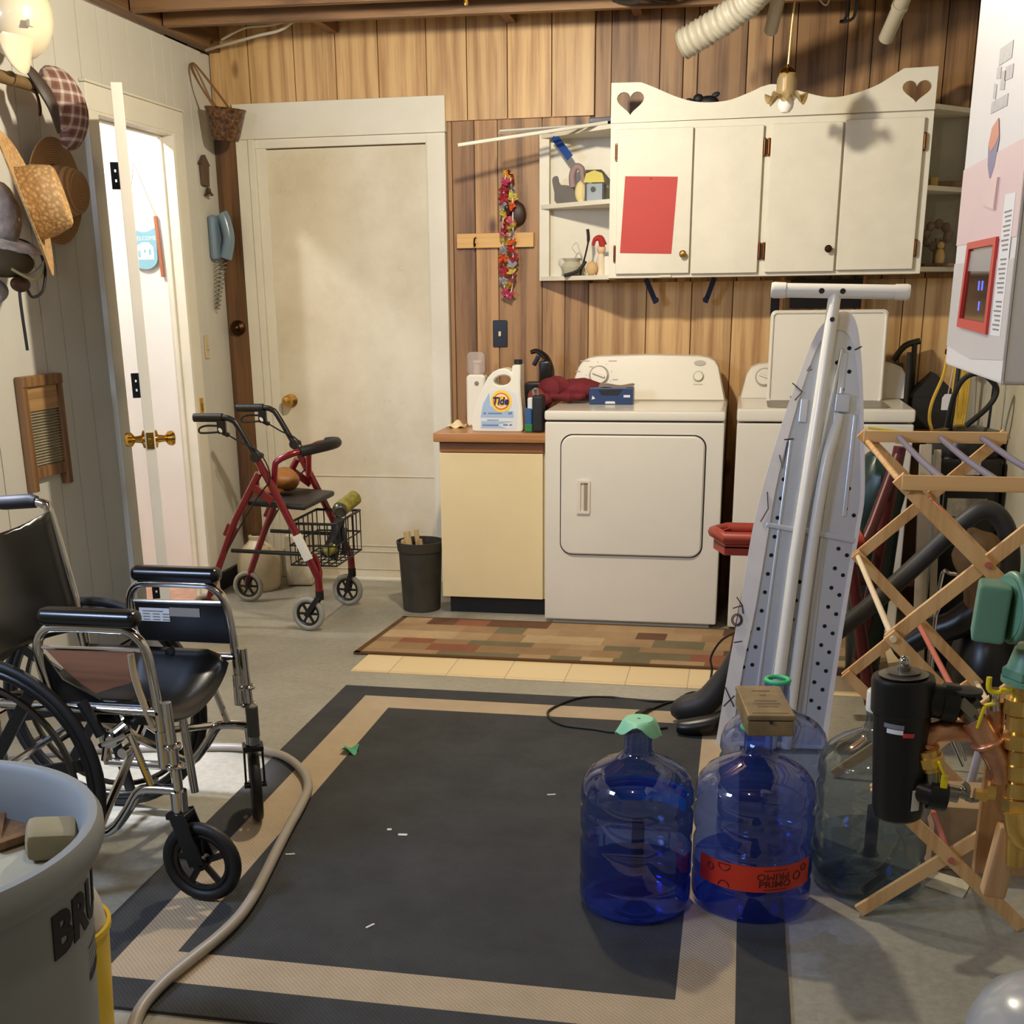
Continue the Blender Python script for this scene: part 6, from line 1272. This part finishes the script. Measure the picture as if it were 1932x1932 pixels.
mb = MB(); mb.bb((.72, 5.60, .72), (.94, 5.84, .80), .006); mb.bb((.72, 5.60, 0), (.94, 5.84, .55), .006); mb.bb((.735, 5.66, .55), (.755, 5.68, .75)); mb.bb((.90, 5.66, .55), (.92, 5.68, .75)); single('wood_stand', mb, wood('dark_stand', (92, 58, 36), (54, 34, 22), 0), 'dark brown wooden stand in the corner right of the washer', 'stand')
mb = MB(); mb.bb((.73, 5.62, .8005), (.92, 5.80, .93), .004); mb.plate([(.72, .93), (.93, .93), (.82, 1.03)], [], .17, upright(5.79)); mb.tube([(.705, 5.60, .50), (.705, 5.60, 1.05), (.70, 5.60, 1.12)], .010, 8); single('black_case', mb, M_dark, 'black pointed case on the corner stand right of the washer', 'case')
mb = MB(); mb.tube([(.66, 5.78, 1.08), (.70, 5.76, 1.14), (.76, 5.76, 1.16)], .014, 8, sm=4); mb.tube([(.74, 5.76, 1.16), (.745, 5.76, .86)], .012, 8); mb.bb((.64, 5.75, 1.03), (.70, 5.79, 1.07), .006); single('bent_lamp', mb, mat('gun_metal', (70, 68, 62), .35, .6), 'dark bent metal arm behind the raised washer lid', 'lamp')

# ================================================================== boiler and its pipes
bx, y0, y1, z0 = .310, 1.604, 2.045, 1.262
t = thing('boiler', 'white wall hung boiler with red framed display at the upper right', 'boiler', (.5, 1.82, z0))
mb = MB(); mb.bb((bx, y0, z0), (.665, y1, 2.05), .006); obj('casing', mb, mat('boiler_white', (228, 220, 210), .4, var=.02), t)
mb = MB(); mb.bb((.665, 1.68, 1.55), (.949, 1.72, 1.60)); mb.bb((.665, 1.94, 1.55), (.949, 1.98, 1.60)); mb.bb((.665, 1.66, 1.9), (.949, 2.0, 1.95)); obj('wall_bracket', mb, M_tin, t)
def face(nm, P, m, d=.0007, parent=t, holes=[], th=.0005):
    mb = MB(); MF = Matrix.Translation((bx-d+th, 0, 0)) @ Matrix(((0, 0, -1, 0), (1, 0, 0, 0), (0, 1, 0, 0), (0, 0, 0, 1)))
    mb.plate(P, holes, th, MF); return obj(nm, mb, m, parent)
face('pink_band', [(y0+.002, 1.540), (y1-.002, 1.541), (y1-.002, 1.436), (y0+.002, 1.432)], mat('pink_panel', (228, 196, 188), .4, var=.02))
face('grey_panel', [(y0+.002, 1.408), (y1-.002, 1.410), (y1-.002, 1.292), (1.83, 1.282), (y0+.002, 1.292)], mat('panel_grey', (206, 198, 188), .4, var=.02))
face('red_frame', [(1.716, 1.318), (1.944, 1.322), (1.924, 1.436), (1.712, 1.436)], mat('frame_red', (206, 62, 54), .4, var=.03), .0045, holes=[[(1.733, 1.332), (1.928, 1.334), (1.908, 1.427), (1.729, 1.427)]], th=.0045)
dp = face('display', [(1.733, 1.332), (1.927, 1.334), (1.907, 1.426), (1.730, 1.426)], mat('display_glass', (40, 30, 26), .08, var=0), .0009)
face('display_top', [(1.735, 1.395), (1.915, 1.398), (1.905, 1.424), (1.732, 1.424)], mat('display_grey', (156, 152, 146), .3, var=0), .0013, dp)
mb = MB()
for y, z in ((1.815, 1.378), (1.790, 1.378), (1.80, 1.352)): mb.box((bx-.001, y, z), (.001, .010, .012))
obj('display_light', mb, emit('blue_led', (90, 100, 220), .35), dp)
for (y, z, w_, h, rot) in ((1.80, 1.655, .085, .020, .1), (1.835, 1.638, .03, .014, 0), (1.80, 1.624, .03, .022, 0), (1.765, 1.628, .05, .016, 0), (1.85, 1.618, .02, .018, 0), (1.81, 1.598, .11, .014, 0)):
    face('logo_print', [(y-w_/2, z-h/2), (y+w_/2, z-h/2+.004), (y+w_/2, z+h/2+.004), (y-w_/2, z+h/2)], mat('logo_grey', (172, 166, 160), .5, var=.15, scale=90))
face('flame_logo', [(1.80, 1.582), (1.84, 1.575), (1.855, 1.555), (1.845, 1.530), (1.818, 1.508), (1.795, 1.525), (1.782, 1.555)], mat('flame_blue', (112, 108, 140), .5, var=.1), .0010)
face('flame_logo', [(1.80, 1.5825), (1.84, 1.5755), (1.854, 1.556), (1.83, 1.545), (1.80, 1.552), (1.784, 1.56)], mat('flame_orange', (206, 120, 92), .5, var=.1), .0013)
face('square_badge', [(1.755, 1.470), (1.845, 1.482), (1.835, 1.512), (1.75, 1.508)], mat('pink_badge', (228, 196, 186), .4), .004, th=.004)
lb_ = face('instruction_label', [(1.637, 1.318), (1.700, 1.318), (1.700, 1.484), (1.637, 1.482)], mat('label_cream', (232, 226, 216), .5, var=0), .0012)
for k in range(26):
    if k in (9, 18): continue
    z = 1.462-.0055*k; face('label_line', [(1.648, z), (1.692-.006*(k % 3), z), (1.692-.006*(k % 3), z+.002), (1.648, z+.002)], M_greyp, .0015, lb_, th=.0003)
mb = MB(); mb.bb((bx-.0005, y0-.001, z0+.0), (bx+.001, y0+.001, 1.9)); obj('edge_seam', mb, mat('seam_shade', (206, 198, 186), .5, var=0), t)
for x, y in ((.40, 1.72), (.44, 1.90), (.52, 1.78)):
    mb = MB(); mb.cyl((x, y, z0-.05), (x, y, z0+.01), .016); mb.cyl((x, y, z0-.055), (x, y, z0-.03), .021, n=6); obj('pipe_stub', mb, M_black if y > 1.8 else M_chrome, t)

M_cu = mat('copper', (212, 156, 118), .34, .85, var=.25, scale=20); M_br = mat('valve_brass', (226, 186, 104), .28, .85, var=.15, scale=20); M_yh = mat('valve_yellow', (236, 208, 30), .4, var=.03)
M_steel = mat('valve_steel', (150, 146, 138), .25, 1.0, var=.1)
PY = 1.80
t = thing('dirt_separator', 'black cylindrical magnetic filter canister in front of the drying rack', 'filter', (.265, PY, .60))
mb = MB(); mb.lathe([(0, 0), (.030, 0), (.036, .005), (.039, .02), (.042, .17), (.046, .175), (.046, .222), (.044, .228), (0, .230)], (.272, PY+.02, .597), (-.05, 0, 1), 36); obj('canister', mb, mat('filter_black', (16, 16, 16), .35, var=.1), t)
mb = MB(); mb.lathe([(.034, 0), (.036, .002), (.024, .004), (.026, .007), (.010, .008), (.010, .014), (0, .015)], (.2605, PY+.02, .826), (-.05, 0, 1), 30); tp = obj('top_disc', mb, mat('top_ring', (120, 112, 100), .35, .6), t)
mb = MB(); mb.ell((.260, PY+.02, .846), (.008, .008, .010)); obj('vent_nut', mb, M_chrome, tp)
mb = MB(); mb.cyl((.29, PY+.02, .790), (.335, PY+.02, .785), .026, n=22); mb.cyl((.318, PY+.02, .787), (.340, PY+.02, .785), .030, n=10); obj('port', mb, mat('filter_black', (16, 16, 16), .35), t)
mb = MB(); mb.cyl((.29, PY, .652), (.315, PY-.01, .648), .017, n=20); mb.cyl((.308, PY-.01, .649), (.334, PY-.01, .646), .022, n=12); obj('port', mb, mat('filter_black', (16, 16, 16), .35), t)
def cwrap(cx, cy, r, z0, a0):
    return lambda co: Vector((cx+(r+co.z)*cos(a0+co.x/r), cy+(r+co.z)*sin(a0+co.x/r), z0+co.y))
mb = MB(); q = MB(); q.sheet(lambda u, v: Vector((-.007+.014*u, -.017+.034*v, .001)), 4, 1); f = cwrap(.271, PY+.02, .0400, .640, R(-62))
for v in q.bm.verts: v.co = f(v.co)
obj('white_label', q, mat('label_white', (222, 222, 220), .5, var=0), t, flip=False)
for z, m, w_, an in ((.757, 'label_grey_b', .030, -115), (.749, 'label_white', .024, -112), (.745, 'frame_red', .016, -85)):
    q = MB(); q.sheet(lambda u, v: Vector((-w_/2+w_*u, -.0035+.007*v, .001)), 6, 1); f = cwrap(.266, PY+.02, .0425, z, R(an))
    for v in q.bm.verts: v.co = f(v.co)
    obj('brand_print', q, _M.get(m) or mat(m, (120, 120, 124), .4, var=0), t, flip=False)
t = thing('circulator_pump', 'green circulator pump on copper pipe under the boiler', 'pump', (.39, 1.78, .90))
M_pg = mat('pump_green', (96, 140, 114), .4, var=.08)
mb = MB(); mb.box((.364, 1.775, .940), (.044, .060, .082), .006, (0, .05, -.15), seg=2); obj('terminal_box', mb, M_pg, t)
mb = MB(); mb.cyl((.383, 1.775, .945), (.44, 1.79, .945), .046, .050, 28); mb.ell((.44, 1.79, .935), (.03, .05, .06)); mb.torus((.392, 1.777, .945), .046, .006, (1, .2, 0)); obj('motor', mb, M_pg, t)
mb = MB(); mb.cyl((.43, 1.785, .885), (.43, 1.785, .855), .026, .034, 22); mb.cyl((.43, 1.785, .855), (.43, 1.785, .843), .040, n=6); mb.cyl((.43, 1.785, .842), (.43, 1.785, .834), .040, n=24); obj('flange', mb, M_pg, t)
mb = MB(); mb.cyl((.43, 1.785, .985), (.43, 1.785, 1.02), .03); obj('flange', mb, M_pg, t)
mb = MB(); mb.cyl((.43, 1.785, 1.0), (.43, 1.785, 1.21), .016); mb.cyl((.425, 1.79, 1.02), (.425, 1.79, 1.06), .022, n=6); obj('riser', mb, M_cu, t)
t = thing('copper_manifold', 'copper and brass pipework with yellow handled valves at the right edge', 'pipework', (.38, 1.80, .75))
mb = MB(); mb.tube([(.301, 1.815, .720), (.307, 1.815, .738), (.33, 1.82, .742), (.372, 1.825, .742)], .0165, 14, sm=4); mb.torus((.301, 1.815, .722), .017, .004, (.2, 0, 1)); obj('copper_elbow', mb, M_cu, t)
mb = MB(); mb.tube([(.366, 1.80, .768), (.386, 1.79, .735), (.402, 1.785, .705), (.408, 1.785, .680)], lambda q: .021-.006*q, 14, sm=4); mb.torus((.384, 1.79, .738), .021, .004, (.5, 0, -1)); obj('copper_tee', mb, M_cu, t)
mb = MB(); mb.tube([(.391, 1.80, .80), (.393, 1.80, .74)], .013, 14); mb.tube([(.437, 1.79, 1.0), (.430, 1.79, .60)], .008, 12); obj('copper_riser', mb, M_cu, t)
mb = MB(); mb.tube([(.336, 1.82, .785), (.352, 1.815, .782), (.372, 1.80, .758)], .016, 14, sm=3); mb.cyl((.345, 1.82, .79), (.365, 1.81, .772), .020, n=8); mb.cyl((.337, 1.82, .786), (.345, 1.818, .784), .021, n=8); obj('isolation_valve', mb, M_steel, t)
mb = MB(); mb.cyl((.352, 1.815, .785), (.352, 1.815, .81), .010); mb.lathe([(0, .006), (.010, .006), (.022, .004), (.022, 0), (0, 0)], (.352, 1.815, .805), n=22); obj('black_knob', mb, M_black, t)
mb = MB(); mb.bar((.371, 1.78, .795), (.364, 1.78, .762), .007, .004, .001); mb.bar((.371, 1.78, .797), (.386, 1.78, .802), .007, .004, .001); obj('yellow_handle', mb, M_yh, t)
mb = MB(); mb.tube([(.372, 1.775, .842), (.373, 1.775, .825), (.381, 1.775, .819), (.390, 1.775, .820)], .004, 8, sm=3); mb.bar((.388, 1.775, .824), (.405, 1.775, .825), .010, .004, .001); mb.bar((.404, 1.775, .826), (.408, 1.775, .812), .006, .005, .001); obj('yellow_handle', mb, M_yh, t)
mb = MB(); mb.cyl((.383, 1.785, .822), (.388, 1.785, .79), .008, n=12); mb.ell((.384, 1.78, .812), (.007, .007, .009)); obj('valve_stem', mb, M_chrome, t)
mb = MB(); mb.cyl((.302, 1.80, .718), (.312, 1.80, .685), .0175, .015, 20); mb.cyl((.305, 1.80, .708), (.310, 1.80, .694), .020, n=8); obj('brass_union', mb, M_br, t)
mb = MB(); mb.bar((.316, 1.78, .706), (.327, 1.78, .683), .010, .004, .001); mb.bar((.327, 1.78, .685), (.327, 1.78, .664), .010, .004, .001); obj('yellow_handle', mb, M_yh, t)
mb = MB(); mb.cyl((.312, 1.80, .690), (.316, 1.80, .660), .014); mb.tube([(.318, 1.80, .652), (.352, 1.80, .648)], .013, 14); mb.cyl((.352, 1.795, .655), (.366, 1.795, .650), .009); mb.tube([(.355, 1.79, .672), (.363, 1.79, .664), (.365, 1.79, .645), (.380, 1.79, .645)], .004, 8, sm=3); obj('drain_valve', mb, M_steel, t)
mb = MB(); mb.cyl((.374, 1.795, .652), (.392, 1.795, .650), .010, n=8); mb.cyl((.39, 1.795, .66), (.402, 1.795, .66), .015, n=8); obj('hose_bib', mb, M_br, t)
for i, (z, r_) in enumerate(((.80, .022), (.775, .019), (.748, .024), (.722, .018), (.70, .023), (.672, .020), (.648, .026))):
    mb = MB(); mb.cyl((.419+.003*i, 1.78, z-.011), (.418+.003*i, 1.78, z+.011), r_, n=8 if i % 2 == 0 else 20); obj('brass_fitting', mb, M_br, t)
mb = MB(); mb.cyl((.417, 1.78, .83), (.440, 1.78, .55), .014); obj('brass_core', mb, M_br, t)
mb = MB(); mb.tube([(.424, 1.76, .640), (.430, 1.755, .615), (.445, 1.755, .598), (.47, 1.76, .590)], .015, 16, sm=4); obj('brass_elbow', mb, M_br, t)
t = thing('mounting_board', 'tan wooden board behind the brass fittings at the right edge', 'board', (.44, 1.86, .6))
mb = MB(); mb.bb((.396, 1.84, .50), (.52, 1.86, .70), .003); mb.bb((.49, 1.86, .52), (.95, 1.88, .56)); mb.box((.425, 1.80, .545), (.035, .03, .12), .006, (0, .12, 0)); obj('board', mb, wood('tan_board', (206, 164, 116), (176, 132, 88)), t)
mb = MB(); mb.bb((.47, 1.88, .52), (.949, 1.90, .56)); obj('support_arm', mb, M_dark, t)
t = thing('pressure_tank', 'grey domed pressure tank at the lower right corner', 'tank', (.545, 1.74, 0))
mb = MB(); mb.lathe([(0, .0), (.14, 0), (.152, .02), (.157, .06), (.157, .24), (.152, .285), (.135, .325), (.10, .352), (.05, .366), (0, .369)], (.545, 1.74, 0), n=56); obj('shell', mb, mat('tank_grey', (168, 168, 164), .22, var=.02, coat=.4), t)
mb = MB(); mb.cyl((.545, 1.74, .366), (.545, 1.74, .385), .014); obj('valve_cap', mb, M_black, t)
